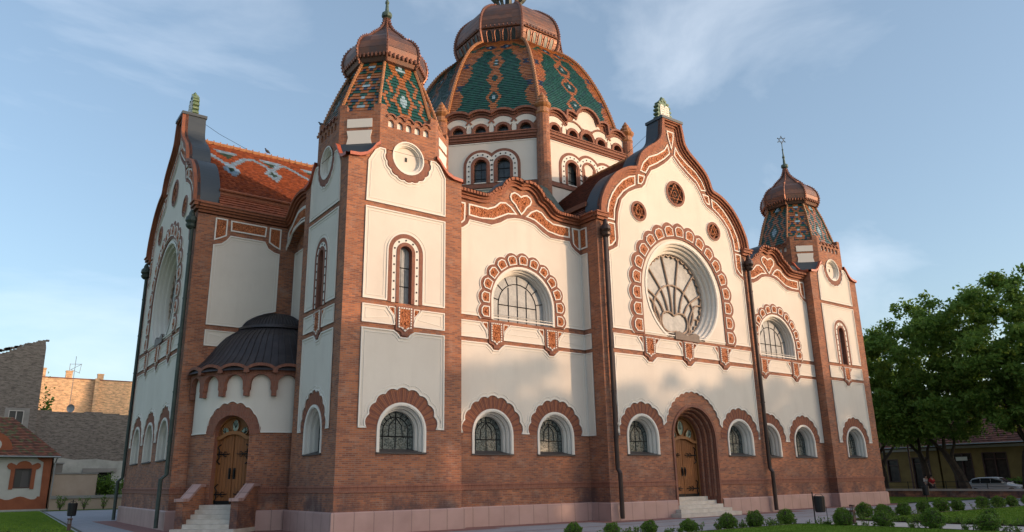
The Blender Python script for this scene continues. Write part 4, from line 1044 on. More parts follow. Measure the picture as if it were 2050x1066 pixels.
# ---------------------------------------------------------------- drum and great dome
VX = [(CX+a, CY+b) for a, b in ((-3.6, -8.15), (3.6, -8.15), (8.15, -3.6), (8.15, 3.6), (3.6, 8.15), (-3.6, 8.15), (-8.15, 3.6), (-8.15, -3.6))]
def drum_face(i):
    a = Vector((*VX[i], 0)); b = Vector((*VX[(i+1) % 8], 0)); U = (b-a).normalized(); n = Vector((U.y, -U.x, 0)); L = (b-a).length; card = i % 2 == 0
    fr = Fr((a+b)/2, U, n); h = L/2
    lun = [(-2.66, .34), (-1.2, .34), (0, .46), (1.2, .34), (2.66, .34)] if card else [(-2.14, .36), (-.71, .36), (.71, .36), (2.14, .36)]
    bif = [(-1.38, 1), (0, 0), (1.38, 1)] if card else [(-.71, 1), (.71, 1)]
    holes = [arch(u, 22.6, 22.78, r, 10) for u, r in lun]+[arch(u, 19.3, 20.46, .42, 10) for u, w in bif if w]
    tops = []
    def arc(uc, zc, r, u0, u1, k=6):
        return [(u0+(u1-u0)*j/k, zc+math.sqrt(max(0, r*r-(u0+(u1-u0)*j/k-uc)**2))) for j in range(k+1)]
    if card:
        tp = arc(2.62, 23.15, .98, h, 1.80)+arc(1.45, 23.5, .85, 1.72, .95, 4)+arc(0, 23.95, 1.0, .86, -.86, 8)+arc(-1.45, 23.5, .85, -.95, -1.72, 4)+arc(-2.62, 23.15, .98, -1.80, -h)
    else:
        tp = []
        for uc, u0, u1 in ((2.14, h, 1.43), (.71, 1.42, .005), (-.71, -.005, -1.42), (-2.14, -1.43, -h)): tp += arc(uc, 22.85, 1.27, u0, u1, 7)
    wall = MB(); wall.use('brick')
    prism(wall, fr, [(-h, 16.5), (h, 16.5)]+tp, holes, 0, -.4, ends=False); W = wall.build('drum_wall', None, SYN)
    for u, r in lun:
        ld = MB(); ld.use('drum_glass'); prism(ld, fr, arch(u, 22.58, 22.78, r+.02, 10), (), -.25, -.27, sides=False); ld.use('leading')
        ld.tube([fr.P(u, 22.6, -.22), fr.P(u, 22.78+r, -.22)], .018, 4)
        for q in (-r*.5, r*.5): ld.tube([fr.P(u+q, 22.6, -.22), fr.P(u+q, 22.78+r*.8, -.22)], .012, 4)
        ld.tube([fr.P(u-r, 22.82, -.22), fr.P(u+r, 22.82, -.22)], .015, 4); ld.build('window', None, W)
    for u, w in bif:
        if w:
            ld = MB(); ld.use('drum_glass'); prism(ld, fr, arch(u, 19.28, 20.46, .44, 10), (), -.25, -.27, sides=False); ld.use('leading')
            ld.tube([fr.P(u, 19.3, -.22), fr.P(u, 20.88, -.22)], .018, 4)
            for z in (19.7, 20.3): ld.tube([fr.P(u-.42, z, -.22), fr.P(u+.42, z, -.22)], .018, 4)
            ld.build('window', None, W)
    # lunettes: brick rings, white fans and spandrel lenses
    dec = MB()
    for q, (u, r) in enumerate(lun):
        e = .002*q
        dec.use('brick_moulding'); A = arch(u, 22.6, 22.78, r+.17, 10); B = arch(u, 22.6, 22.78, r, 10); ribbon(dec, fr, A, B, .08+e, 0, False)
        dec.use('plaster'); ro, ri, zc = (r+.58, r+.20, 22.78) if not (card and q == 2) else (0, 0, 0)
        if ro:
            am = 52; O_ = [(u+ro*math.sin(R(t)), zc+ro*math.cos(R(t))) for t in range(-am, am+1, 8)]; I_ = [(u+ri*math.sin(R(t)), zc+ri*math.cos(R(t))) for t in range(-am-10, am+11, 10)]
            prism(dec, fr, O_+I_[::-1], (), .03+e, 0)
            dec.use('brick_moulding')
            O1 = [(u+(ro+.13)*math.sin(R(t)), zc+(ro+.13)*math.cos(R(t))) for t in range(-60, 61, 8)]; O0 = [(u+(ro+.02)*math.sin(R(t)), zc+(ro+.02)*math.cos(R(t))) for t in range(-60, 61, 8)]
            ribbon(dec, fr, O1, O0, .07+e, 0, False)
    dec.use('plaster')
    if card:
        prism(dec, fr, [(-1.25, 23.72), (-.95, 23.85), (-.55, 23.55), (0, 23.48), (.55, 23.55), (.95, 23.85), (1.25, 23.72), (1.1, 24.0), (.75, 24.15), (.62, 24.5), (.3, 24.72), (0, 24.78), (-.3, 24.72), (-.62, 24.5), (-.75, 24.15), (-1.1, 24.0)], (), .035, 0)
        dec.use('brick_moulding'); A = [(.64*math.cos(PI*i/12), 22.85+.66*math.sin(PI*i/12)) for i in range(13)]; ribbon(dec, fr, A, [(x*.82, 22.85+(z-22.85)*.82) for x, z in A], .095, 0, False)
        dec.use('plaster'); mids = [-3.45, -1.93, 1.93, 3.45]
    else: mids = [-2.98, -1.43, 0, 1.43, 2.98]
    for m_ in mids:
        e_ = [(m_-.12, 22.6), (m_+.12, 22.6), (m_+.155, 22.85), (m_+.12, 23.2), (m_, 23.48), (m_-.12, 23.2), (m_-.155, 22.85)]
        if abs(m_) > h-.3: e_ = [(u if abs(u) < h-.32 else math.copysign(h-.32, u), z) for u, z in e_]
        if abs(area(clean(e_))) > .01: prism(dec, fr, clean(e_), (), .04, 0)
    # plaster field with the group of windows
    dec.use('plaster')
    fh = [arch(u, 19.32, 20.46, .92+.02, 12) if w else None for u, w in bif]
    fld = [(-h+.3, 19.3), (h-.3, 19.3), (h-.3, 22.02), (-h+.3, 22.02)]
    prism(dec, fr, fld, [arch(u, 19.31, 20.46, .45, 10) for u, w in bif if w], .02, 0, holeside=False)
    dec.use('trim_white'); ribbon(dec, fr, fld, offs(fld, .06), .05, 0)
    for zz in ((17.2, 18.95),): f2 = [(-h+.3, zz[0]), (h-.3, zz[0]), (h-.3, zz[1]), (-h+.3, zz[1])]; dec.use('plaster'); prism(dec, fr, f2, (), .02, 0)
    for q, (u, w) in enumerate(bif):
        e = .003*q; cz = 20.46 if w else 20.62
        for m_, ro, d in (('brick_moulding', 1.07, .05), ('trim_white', .88, .065), ('brick_moulding', .60, .085)):
            dec.use(m_); A = arch(u, 19.3, cz, ro, 16); B = arch(u, 19.3, cz, (.42 if w else .45), 16)
            if ro > 1: A = arch(u, 19.3, cz, ro, 16); B = arch(u, 19.3, cz, .80, 16)
            if m_ == 'trim_white': B = arch(u, 19.3, cz, .55, 16)
            for k in range(len(A)-1):
                dec.poly([fr.P(*A[k], d+e), fr.P(*A[k+1], d+e), fr.P(*B[k+1], d+e), fr.P(*B[k], d+e)])
                dec.poly([fr.P(*A[k], d+e), fr.P(*A[k+1], d+e), fr.P(*A[k+1], 0), fr.P(*A[k], 0)]); dec.poly([fr.P(*B[k], d+e), fr.P(*B[k+1], d+e), fr.P(*B[k+1], -.3), fr.P(*B[k], -.3)]) if w or ro < .7 else None
        dec.use('iron'); st = Stilt(u, 19.3, cz, .74)
        for k in range(14):
            c = st.P((k+.5)/14, .73)
            if any(abs(c[0]-u2) < .62 and u2 != u and c[1] > 20.2 for u2, _ in bif): continue
            dec.tube([fr.P(*c, .06), fr.P(*c, .095)], .05, 6)
        if not w:
            dec.use('plaster'); prism(dec, fr, circle(u, 20.55, .44, 20), (), .04, 0); dec.use('brick'); prism(dec, fr, [(u-.45, 19.3), (u+.45, 19.3), (u+.45, 20.35), (u, 20.1), (u-.45, 20.35)], (), .05, 0)
    dec.build('arched_surround', None, W)
    co = MB(); co.use('brick_cornice' if False else 'brick_moulding')
    for z0, z1, d in ((22.06, 22.18, .08), (22.18, 22.34, .16), (22.34, 22.5, .24), (22.5, 22.57, .3)): prism(co, fr, [(-h, z0), (h, z0), (h, z1), (-h, z1)], (), d, 0)
    prism(co, fr, [(-h, 18.98), (h, 18.98), (h, 19.24), (-h, 19.24)], (), .09, 0)
    co.build('cornice', None, W)
    hd = MB(); hd.use('brick_moulding'); tp2 = [p for p in tp]
    for h0, h1, d in ((-.16, -.04, .10), (-.04, .10, .26)): ribbon(hd, fr, offs(tp2, -h0, False), offs(tp2, -h1, False), d, -.5, False)
    hd.build('arched_eaves', None, W)
for i in range(8): drum_face(i)
for i, (x, y) in enumerate(VX):
    mb = MB(); mb.use('brick'); mb.lathe(x, y, [(.46, 16.5), (.44, 20), (.41, 23.55)], 14); mb.use('terra_glaze')
    mb.lathe(x, y, [(.41, 23.55), (.45, 23.62), (.42, 23.72), (.40, 23.95), (.50, 24.08), (.56, 24.2), (.50, 24.30), (.36, 24.36), (.40, 24.46), (.34, 24.62), (.2, 24.7), (.24, 24.8), (.15, 24.92), (.05, 25.1)], 12)
    mb.build('corner_pillar', None, SYN, smooth=False)
W = bpy.data.objects['drum_wall']
dome_oct = lambda Rr, z, kk=3.6/8.15: octring(CX, CY, Rr, z, kk)
prof_m = smooth([(7.72, 23.3), (7.50, 24.5), (7.2, 25.7), (6.8, 27.0), (6.3, 28.3), (5.75, 29.5), (5.1, 30.6), (4.4, 31.45), (3.55, 32.2)], 3)
def pattern_main(f, u, v, W_, Lt, x):
    au = abs(u); k = v/Lt; e = W_/2-au
    if k > .93: return OR if (int(v/.3)+int(au/.3)) % 3 else DB
    if k > .74:
        # orange field with green and white chevrons
        t = abs(au-.55)+abs(v/Lt-.80)*9
        if t < .16: return BL
        if t < .42: return DB
        if (au+v*1.1) % 1.15 < .35 and au > 1.0: return OR
        if au < .95: return OR
        return OR2 if (int(v/.5)+int(au/.5)) % 3 else G1
    # central stem of linked diamonds
    p = 1.75; q = ((v+.2)/p) % 1; w_ = .16+.36*(1-abs(q-.5)*2)
    if f % 2 == 0: w_ = .16+.62*(1-abs(q-.5)*2)
    if au < w_:
        inn = (1-abs(q-.5)*2)
        if inn > .45 and au < w_-.27: return BL if (au < .08 and inn > .8) else G2
        return OR
    # stepped orange margins along the hips
    m = .22+.42*abs(((v/2.3) % 1)*2-1)+.85*k
    if e < m:
        if abs(((v/2.3) % 1)-.5) < .12 and .25 < e < .55: return DB
        return OR if ((int(v/.19)+int(e/.5)) % 7) else OR2
    return G1 if (int(v/.19)*7+int((u+20)/.2)*3) % 5 else G2
td = tiled_dome(dome_oct, prof_m, .16, .2, pattern_main, W, 'glazed_tile')
hips(dome_oct, prof_m, W, .12, .22, 'terra_glaze')
prof_k = smooth([(3.35, 31.9), (3.62, 32.3), (3.82, 32.9), (3.84, 33.6), (3.68, 34.4), (3.35, 35.1), (2.8, 35.7), (2.2, 36.2), (1.5, 36.55), (1.0, 36.7)], 2)
ck = lambda Rr, z, kk=.4417: octring(CX, CY, Rr, z, kk)
mb = MB(); mb.use('copper'); rk = [ck(r, z) for r, z in prof_k]; mb.loft(rk)
DK = mb.build('copper_cupola', None, SYN); hips(ck, prof_k, DK, .11, .2, 'copper_plain', studs=True)
def prof_at(prof, z):
    for a, b in zip(prof, prof[1:]):
        if a[1] <= z <= b[1]: t = (z-a[1])/(b[1]-a[1]); return a[0]+(b[0]-a[0])*t
    return prof[-1][0]
ar = MB()
for i in range(8):
    nA = 5 if i % 2 == 0 else 4
    def Q(t, z, out=0):
        r = prof_at(prof_k, z)+out; q = ck(r, z); return Vector(q[i]).lerp(Vector(q[(i+1) % 8]), t)
    w = .78/nA
    for k in range(nA):
        tc = .11+w*(k+.5)
        hw_ = w*.33
        pts = [Q(tc-hw_, 32.18, .05), Q(tc+hw_, 32.18, .05), Q(tc+hw_, 32.75, .05), Q(tc+hw_*.7, 32.92, .05), Q(tc, 33.0, .05), Q(tc-hw_*.7, 32.92, .05), Q(tc-hw_, 32.75, .05)]
        ar.use('dark_glass'); ar.poly(pts)
        ar.use('copper_plain'); ar.tube([pts[0], pts[6], pts[5], pts[4], pts[3], pts[2], pts[1]], .03, 5)
    ar.tube([Q(.06, 33.15, .06), Q(.94, 33.15, .06)], .07, 5); ar.tube([Q(.06, 32.08, .06), Q(.94, 32.08, .06)], .08, 5)
    for k in range(nA*2): c = Q(.1+.8*(k+.5)/(nA*2), 33.25, .05); ar.tube([c, c+Vector((0, 0, .14))], [.07, .03], 5)
ar.build('gallery_windows', None, DK)
# crowning ornament: bronze legs carrying an urn
mb = MB(); mb.use('dark_statue_metal')
mb.lathe(CX, CY, [(1.05, 36.6), (.95, 36.8), (.7, 36.9)], 12)
for k in range(8):
    a = 2*PI*k/8+.2; c, s = math.cos(a), math.sin(a)
    mb.tube([(CX+c*r, CY+s*r, z) for r, z in smooth([(.62, 36.7), (.66, 37.2), (.85, 37.75), (1.15, 38.2), (1.28, 38.7), (1.0, 39.3)])], [.17, .15, .14, .13, .13, .14, .16, .17, .2, .22, .24, .22, .2, .2, .18, .16][:16], 7)
mb.lathe(CX, CY, [(.3, 37.3), (.25, 38.5), (1.0, 39.1), (1.3, 39.6), (1.0, 40.4), (.4, 41.2), (.1, 42)], 12)
mb.build('crowning_urn', None, SYN)
# ---------------------------------------------------------------- roofs
ZR = 20.1
def pat_plain(f, u, v, W_, Lt, x): return (.42, .10, .035) if (int(v*7)+int(u*9)) % 4 else (.34, .08, .03)
def tile_plane(p00, p10, p11, p01, rowh, tw, pat, parent, name='tile_roof', m='clay_tile'):
    """p00->p10 runs along the eave, p01->p11 along the ridge"""
    a, b, c, d = map(Vector, (p00, p10, p11, p01)); H = (d-a).length; n = max(1, int(H/rowh)); rnd = random.Random(9)
    out = (b-a).cross(d-a).normalized()
    if out.z < 0: out = -out
    mb = MB(); mb.c = []; mb.use(m)
    for k in range(n):
        t0, t1 = k/n, (k+1)/n; l0, l1 = a.lerp(d, t0), a.lerp(d, t1); r0, r1 = b.lerp(c, t0), b.lerp(c, t1); W_ = (r0-l0).length; mm = max(1, int(W_/tw))
        for j in range(mm):
            x0, x1 = j/mm, (j+1)/mm; s0 = (H*(1-(t0+t1)/2)); px = l0.lerp(r0, (x0+x1)/2)
            mb.cc = jitter(pat(px, s0), rnd, .2); lf = .05+rnd.uniform(0, .015)
            e = (l0-l1).normalized()*.03
            q0, q1, q2, q3 = l0.lerp(r0, x0)+out*lf+e, l0.lerp(r0, x1)+out*lf+e, l1.lerp(r1, x1), l1.lerp(r1, x0)
            mb.poly([q0, q1, q2, q3]); mb.poly([q0, q1, q1-out*lf, q0-out*lf])
    return mb.build(name, None, parent)
LB = (.22, .33, .46); DG = (.03, .07, .06)
def pat_wing(p, s):
    x = p.x
    base = (.30, .082, .034) if random.random() < .7 else (.21, .055, .028)
    pts = [(-3.1, 1.0), (-1.7, 3.1), (-.7, 1.5), (-.2, 1.15), (.75, 2.3), (1.2, 1.4), (1.7, 1.0), (3.2, 3.0), (4.1, 1.2), (5.6, 3.0), (7, 1.2)]
    for (x0, s0), (x1, s1) in zip(pts, pts[1:]):
        ex, es = x1-x0, s1-s0; t = max(0, min(1, ((x-x0)*ex+(s-s0)*es)/(ex*ex+es*es))); d = math.hypot(x-x0-t*ex, s-s0-t*es)
        if d < .15: return LB
    for tx, ts in ((-1.7, 3.6), (.65, 3.0), (3.1, 3.6), (5.5, 3.6)):
        d = abs(x-tx)/.50+abs(s-ts)/1.1
        if d < .38: return DG
        if d < 1: return LB
    for tx in (-1.6, .85, 3.3, 5.6):
        if abs(x-tx) < (2.0-s)*.55 and .75 < s < 1.9: return LB if s < 1.15 else DG
    return base
ylow, zlow = WY0+.38, 15.45
R1 = tile_plane((WX+.9, ylow, zlow), (CX-8.4, ylow, zlow), (CX-8.4, WY, ZR), (WX+.9, WY, ZR), .15, .14, pat_wing, SYN)
tile_plane((WX+.9, WY+WH-.38, zlow), (CX-8.4, WY+WH-.38, zlow), (CX-8.4, WY, ZR), (WX+.9, WY, ZR), .3, .4, lambda p, s: (.40, .085, .03), SYN)
tile_plane((WX+.9, WY0-.12, 14.5), (1.35, WY0-.12, 14.5), (1.35, WY0+.35, 15.25), (WX+.9, WY0+.35, 15.25), .17, .19, lambda p, s: (.28, .078, .034), SYN, 'skirt_roof')
mb = MB(); mb.use('brick_cornice'); mb.box(WX+.9, CX-8.4, ylow-.12, ylow+.3, 15.2, 15.44); mb.tube([(WX+.9, ylow-.16, 15.42), (CX-8.4, ylow-.16, 15.42)], .07, 6); mb.build('roof_step', None, R1)
mb = MB(); mb.use('terra_glaze')
x = WX+.9
while x < CX-8: mb.tube([(x, WY, ZR+.03), (x+.36, WY, ZR+.07)], [.13, .11], 8); mb.tube([(x+.02, WY, ZR+.1), (x+.02, WY, ZR+.24)], [.04, .03], 5); x += .36
mb.build('ridge_tiles', None, R1)
mb = MB(); mb.use('iron')
for p, q in (((WX+.4, WY, 21.5), (WX+3.4, WY, ZR+.2)),): mb.tube([p, ((p[0]+q[0])/2, p[1], (p[2]+q[2])/2-.1), q], .012, 4)
mb.tube([(CX, GY+.4, 21.5), (CX-.0, 3.4, ZR+.2)], .012, 4)
mb.build('lightning_wire', None, R1)
dk = lambda p, s: (.21, .07, .045) if random.random() < .8 else (.14, .05, .035)
for s_ in (-1, 1):
    xe = CX+s_*(GH-.45)
    Rf = tile_plane((xe, GY+.9, 15.45), (xe, 6.3, 15.45), (CX, 6.3, ZR), (CX, GY+.9, ZR), .17, .2, dk, SYN)
    tile_plane((xe+s_*.5, GY+.9, 14.5), (xe+s_*.5, 3.5, 14.5), (xe+s_*.05, 3.5, 15.25), (xe+s_*.05, GY+.9, 15.25), .17, .19, dk, SYN, 'skirt_roof')
    mb = MB(); mb.use('brick_cornice'); mb.box(min(xe-.3, xe+.1), max(xe-.1, xe+.3), GY+.9, 6.3, 15.2, 15.44); mb.build('roof_step', None, Rf)
mb = MB(); mb.use('terra_glaze'); y = GY+.9
while y < 6: mb.tube([(CX, y, ZR+.03), (CX, y+.36, ZR+.07)], [.13, .11], 8); y += .36
mb.build('ridge_tiles', None, Rf)
for s_ in (-1, 1):
    mb = MB(); mb.use('green_roof_metal')
    m_ = lambda x: CX+s_*(x-CX)
    A = (m_(5.3), 1.0, 14.4); B = (m_(12.9), 1.0, 14.4); C = (m_(15.2), 6.1, 18.9); D = (m_(10.65), 10.65, 18.9); E = (m_(1.0), 8.4, 14.4); F = (m_(1.0), 5.4, 14.4); G = (m_(5.4), 5.4, 15.6)
    for t in ((A, B, C), (A, C, G), (G, C, D), (G, D, E), (G, E, F)): mb.poly(t)
    zb = 14.3
    m2 = [(m_(1.0), 29.4, zb), (m_(1.0), 20, zb), (m_(10.65), 17.85, 18.9), (m_(15.2), 22.4, 18.9), (m_(15.2), 29.4, zb)]
    mb.poly(m2[:4]); mb.poly([m2[0], m2[3], m2[4]])
    mb.build('metal_roof', None, SYN)
tile_plane((X1+3.6, WY0, 14.6), (CX+8, WY0, 14.6), (CX+8, WY, ZR), (X1+3.6, WY, ZR), .4, .5, dk, SYN); tile_plane((X1+3.6, WY+WH, 14.6), (CX+8, WY+WH, 14.6), (CX+8, WY, ZR), (X1+3.6, WY, ZR), .4, .5, dk, SYN)
# ---------------------------------------------------------------- quarter-round corner porch
AX, AY, AR = .3, WY0, 3.4
class Cyl:
    """wall wrapped round the porch axis; u is arc length from the west end"""
    o = Vector((AX, AY, 0)); U = Vector((1, 0, 0)); n = Vector((0, 0, 0))
    def P(s, u, z, d=0):
        a = u/AR; r = AR+d; return Vector((AX-r*math.cos(a), AY-r*math.sin(a), z))
cf = Cyl(); LA = AR*PI/2; uc = LA/2
def strip_wall(mb, u0, u1, zb, zt, d, n=40):
    for i in range(n):
        a, b = u0+(u1-u0)*i/n, u0+(u1-u0)*(i+1)/n
        mb.poly([cf.P(a, zb(a), d), cf.P(b, zb(b), d), cf.P(b, zt(b), d), cf.P(a, zt(a), d)])
dhw, dsp, dr = .80, 3.78, .80
door_top = lambda u: dsp+math.sqrt(max(0, dr*dr-(u-uc)**2)) if abs(u-uc) < dr else 0
mb = MB(); mb.use('brick')
strip_wall(mb, 0, uc-dhw, lambda u: 0, lambda u: 6.4, 0, 14); strip_wall(mb, uc+dhw, LA, lambda u: 0, lambda u: 6.4, 0, 14)
strip_wall(mb, uc-dhw, uc+dhw, door_top, lambda u: 6.4, 0, 24); strip_wall(mb, uc-dhw, uc+dhw, lambda u: 0, lambda u: 1.02, 0, 6)
AP = mb.build('porch_wall', None, SYN)
mb = MB(); mb.use('brick_moulding')
A = arch(uc, 1.02, dsp, dr, 16)
for a, b in zip(A, A[1:]): mb.poly([cf.P(*a, .0), cf.P(*b, .0), cf.P(*b, -.42), cf.P(*a, -.42)])
O_ = [(uc-1.0, 1.02)]+[(uc-1.0, 3.80)]+scal(uc, 3.82, 1.2, 180, 0, 9, .25)+[(uc+1.0, 3.80), (uc+1.0, 1.02)]
sc2 = scal(uc, 3.82, 1.18, 180, 0, 9, .25); In = [(uc-dr*math.cos(PI*i/(len(sc2)-1)), dsp+dr*math.sin(PI*i/(len(sc2)-1))) for i in range(len(sc2))]
ribbon(mb, cf, sc2, In, .03, 0, False); mb.build('door_surround', None, AP)
mb = MB(); mb.use('plaster')
sr = 1.22
def pb(u):
    x = u-uc
    if abs(x) >= sr: return 3.86
    a = math.acos(max(-1, min(1, x/sr))); lob = abs(math.sin(a*9))*.09
    return max(3.86, 3.84+(sr+lob)*math.sin(a))
strip_wall(mb, .25, LA-.05, pb, lambda u: 6.3, .02, 150)
mb.use('trim_white')
us = [.25+(LA-.3)*i/150 for i in range(151)]; lo = [(u, pb(u)) for u in us]; ribbon(mb, cf, lo, [(u, z+.055) for u, z in lo], .05, 0, False)
mb.build('plaster_panel', None, AP)
mb = MB(); mb.use('brick_moulding')
cs = [(.5+i)*LA/5.05+.10 for i in range(5)]; sp_ = LA/5.05
for c in cs:
    w = sp_/2; hole = [(c-.43, 5.45), (c-.43, 5.58), (c-.39, 5.64), (c-.39, 5.85)]+[(c-.39*math.cos(PI*i/10), 5.85+.41*math.sin(PI*i/10)) for i in range(11)]+[(c+.39, 5.64), (c+.43, 5.58), (c+.43, 5.45)]
    outer = [(c-w, 5.40), (c-w, 6.40)]+[(c-w*math.cos(PI*i/10), 6.36+.22*math.sin(PI*i/10)) for i in range(1, 10)]+[(c+w, 6.40), (c+w, 5.40)]
    o = [(c-w, 5.36), (c-.43, 5.36)]+hole[1:-1]+[(c+.43, 5.36), (c+w, 5.36)]+[(c+w, 6.30)]+[(c+w*math.cos(PI*i/10), 6.30+.30*math.sin(PI*i/10)) for i in range(1, 10)]+[(c-w, 6.30)]
    prism(mb, cf, clean(o), (), .24, .02)
    e1 = [(c-w*math.cos(PI*i/10), 6.30+.30*math.sin(PI*i/10)) for i in range(11)]
    ribbon(mb, cf, e1, offs(e1, .12, False), .40, .0, False)
mb.build('corbel_arcade', None, AP)
prof = smooth([(3.80, 6.42), (3.66, 6.62), (3.42, 6.82), (3.08, 7.2), (2.72, 7.72), (2.32, 8.2), (1.72, 8.62)], 2)+[(1.62, 8.64), (1.78, 8.66), (1.74, 8.78)]+smooth([(1.62, 8.82), (1.42, 9.08), (1.0, 9.36), (.5, 9.53), (.02, 9.6)], 2)
mb = MB(); mb.use('apse_metal'); N_ = 44
def AV(r, a, z): return (AX-r*math.cos(a), AY-r*math.sin(a), z)
amax = R(118)
for (r0, z0), (r1, z1) in zip(prof, prof[1:]):
    for i in range(N_):
        a0, a1 = amax*i/N_-.02, amax*(i+1)/N_-.02
        def wz(r, z, a):
            if r > 3.8: return z+.18*abs(math.sin((a*AR-.10)/sp_*PI))
            return z
        mb.poly([AV(r0, a0, wz(r0, z0, a0)), AV(r0, a1, wz(r0, z0, a1)), AV(r1, a1, wz(r1, z1, a1)), AV(r1, a0, wz(r1, z1, a0))])
for i in range(23):
    a = amax*i/22-.01
    mb.tube([AV(r+.01, a, z+.02) for r, z in prof[1:13]], .014, 4); mb.tube([AV(r+.01, a, z+.02) for r, z in prof[16:]], .018, 4)
    mb.tube([AV(1.66, a, 8.74), AV(1.66, a, 8.80)], [.10, .05], 6)
mb.build('porch_dome', None, AP)
dn = Vector((-math.sqrt(.5), -math.sqrt(.5), 0)); dtv = Vector((math.sqrt(.5), -math.sqrt(.5), 0))
fd = Fr(Vector((AX, AY, 0))+dn*AR, dtv, dn)
door(fd, .80, 1.04, 3.72, dsp, dr, SYN, d=-.38)
def stepbox(mb, t0, t1, r0, r1, z0, z1):
    P0 = Vector((AX, AY, 0)); q = [P0+dn*r+dtv*t for t, r in ((t0, r0), (t1, r0), (t1, r1), (t0, r1))]
    mb.loftz([[(p.x, p.y) for p in q]]*2, [z0, z1])
mb = MB(); mb.use('stone_step')
for i in range(6):
    rr = 3.62+.27*(5-i); t = .98 if i else 1.32
    stepbox(mb, -t, t, 3.05-.001*i, rr, .17*i+(.002 if i else 0), .17*(i+1))
mb.build('porch_steps', None, SYN)
for t0, t1 in ((-1.30, -1.0), (1.0, 1.30)):
    mb = MB(); mb.use('brick'); P0 = Vector((AX, AY, 0))
    side = [(3.1, 0), (4.72, 0), (4.72, 1.18), (4.45, 1.18), (3.62, 1.72), (3.1, 1.72)]
    L_ = [P0+dn*r+dtv*t0+Vector((0, 0, z)) for r, z in side]; Rr_ = [P0+dn*r+dtv*t1+Vector((0, 0, z)) for r, z in side]
    mb.loft([L_, Rr_])
    mb.use('pink_granite'); cp_ = [(4.80, 1.18), (4.80, 1.30), (4.42, 1.30), (3.62, 1.84), (3.05, 1.84), (3.05, 1.722), (3.63, 1.722), (4.44, 1.18)]
    mb.loft([[P0+dn*r+dtv*(t0-.05)+Vector((0, 0, z)) for r, z in cp_], [P0+dn*r+dtv*(t1+.05)+Vector((0, 0, z)) for r, z in cp_]])
    mb.build('stair_cheek_wall', None, SYN)
pl = [tuple(cf.P(u, 0, 0))[:2] for u in [0+LA*i/16 for i in range(17)]]
def arc_course(pr, m, name):
    for lo_u, hi_u in ((0, uc-1.0), (uc+1.0, LA)):
        mb = MB(); mb.use(m)
        for (d0, z0), (d1, z1) in zip(pr, pr[1:]):
            for i in range(8):
                a, b = lo_u+(hi_u-lo_u)*i/8, lo_u+(hi_u-lo_u)*(i+1)/8; mb.poly([cf.P(a, z0, d0), cf.P(b, z0, d0), cf.P(b, z1, d1), cf.P(a, z1, d1)])
        mb.build(name, None, AP)
arc_course([(.11, 0), (.11, .74), (.07, .787), (-.02, .79)], 'pink_granite', 'plinth')
arc_course([(0, 1.44), (.03, 1.445), (.03, 1.62), (.055, 1.63), (.055, 1.66), (0, 1.70)], 'brick_moulding', 'belt_course')

# ================================================================== GROUNDS
def pave(c1, c2, mort, w, h, off=.5, ms=.012):
    def f(nt, b):
        br = node(nt, 'TexBrick'); br.offset = off; br.inputs['Scale'].default_value = 1; br.inputs['Brick Width'].default_value = w; br.inputs['Row Height'].default_value = h; br.inputs['Mortar Size'].default_value = ms
        br.inputs['Color1'].default_value = (*c1, 1); br.inputs['Color2'].default_value = (*c2, 1); br.inputs['Mortar'].default_value = (*mort, 1); nt.links.new(pos(nt), br.inputs['Vector'])
        n = ramp(nt, noise(nt, .6, 7, .65), [(.35, (0, 0, 0)), (.75, (.45, .45, .45))])
        nt.links.new(mixc(nt, n.outputs[0], br.outputs['Color'], [x*.6 for x in c1]), b.inputs['Base Color']); bump(nt, b, br.outputs['Fac'], -.006, .5)
    return f
mat('concrete_paving', rough=.8, build=pave((.30, .30, .33), (.26, .26, .29), (.19, .19, .21), .8, .4))
mat('red_paving', rough=.85, build=pave((.30, .13, .11), (.24, .105, .09), (.16, .08, .07), .2, .1))
mat('path_gravel', rough=.9, build=grime_flat((.36, .33, .31), (.46, .43, .41), 3, 60, .004))
def grassm(nt, b):
    n = noise(nt, 1.2, 6, .65); c = ramp(nt, n, [(.3, (.08, .15, .016)), (.7, (.14, .23, .03))])
    n2 = noise(nt, 40, 4, .7); nt.links.new(mixc(nt, n2, c.outputs[0], (.03, .06, .01)), b.inputs['Base Color']); bump(nt, b, n2, .04, 1)
mat('lawn', rough=.95, build=grassm, spec=.1)
def bladem(nt, b):
    c = ramp(nt, noise(nt, 1.2, 5), [(.3, (.10, .19, .016)), (.7, (.18, .28, .035))]); nt.links.new(c.outputs[0], b.inputs['Base Color'])
mat('grass_blades', rough=.7, build=bladem, spec=.2)
mat('soil', rough=.95, build=grime_flat((.05, .032, .022), (.09, .06, .04), 4, 20, .02))
mat('asphalt', rough=.9, build=grime_flat((.04, .04, .042), (.06, .06, .062), 1))
mat('earth', rough=.95, build=grime_flat((.06, .075, .03), (.10, .10, .06), .3))
def sheet(name, pts, z, m, kind='structure'):
    mb = MB(); mb.use(m)
    for t in tessellate_polygon([[Vector((p[0], p[1], 0)) for p in pts]]): mb.poly([(pts[i][0], pts[i][1], z) for i in t])
    o = mb.build(name); tag(o, kind=kind); return o
def rect(x0, x1, y0, y1): return [(x0, y0), (x1, y0), (x1, y1), (x0, y1)]
sheet('ground', rect(-900, 1000, -900, 1100), -.02, 'earth')
PAV = [(-6.6, 8), (-7.3, -30), (-20, -60), (60, -60), (60, -1.2), (41, -.6), (38.4, -.6), (38.4, 30), (5, 43.2), (-5.3, 43.2), (-5.4, 39)]
sheet('pavement', PAV, 0, 'concrete_paving')
fp = [(CX-GH, BY)]
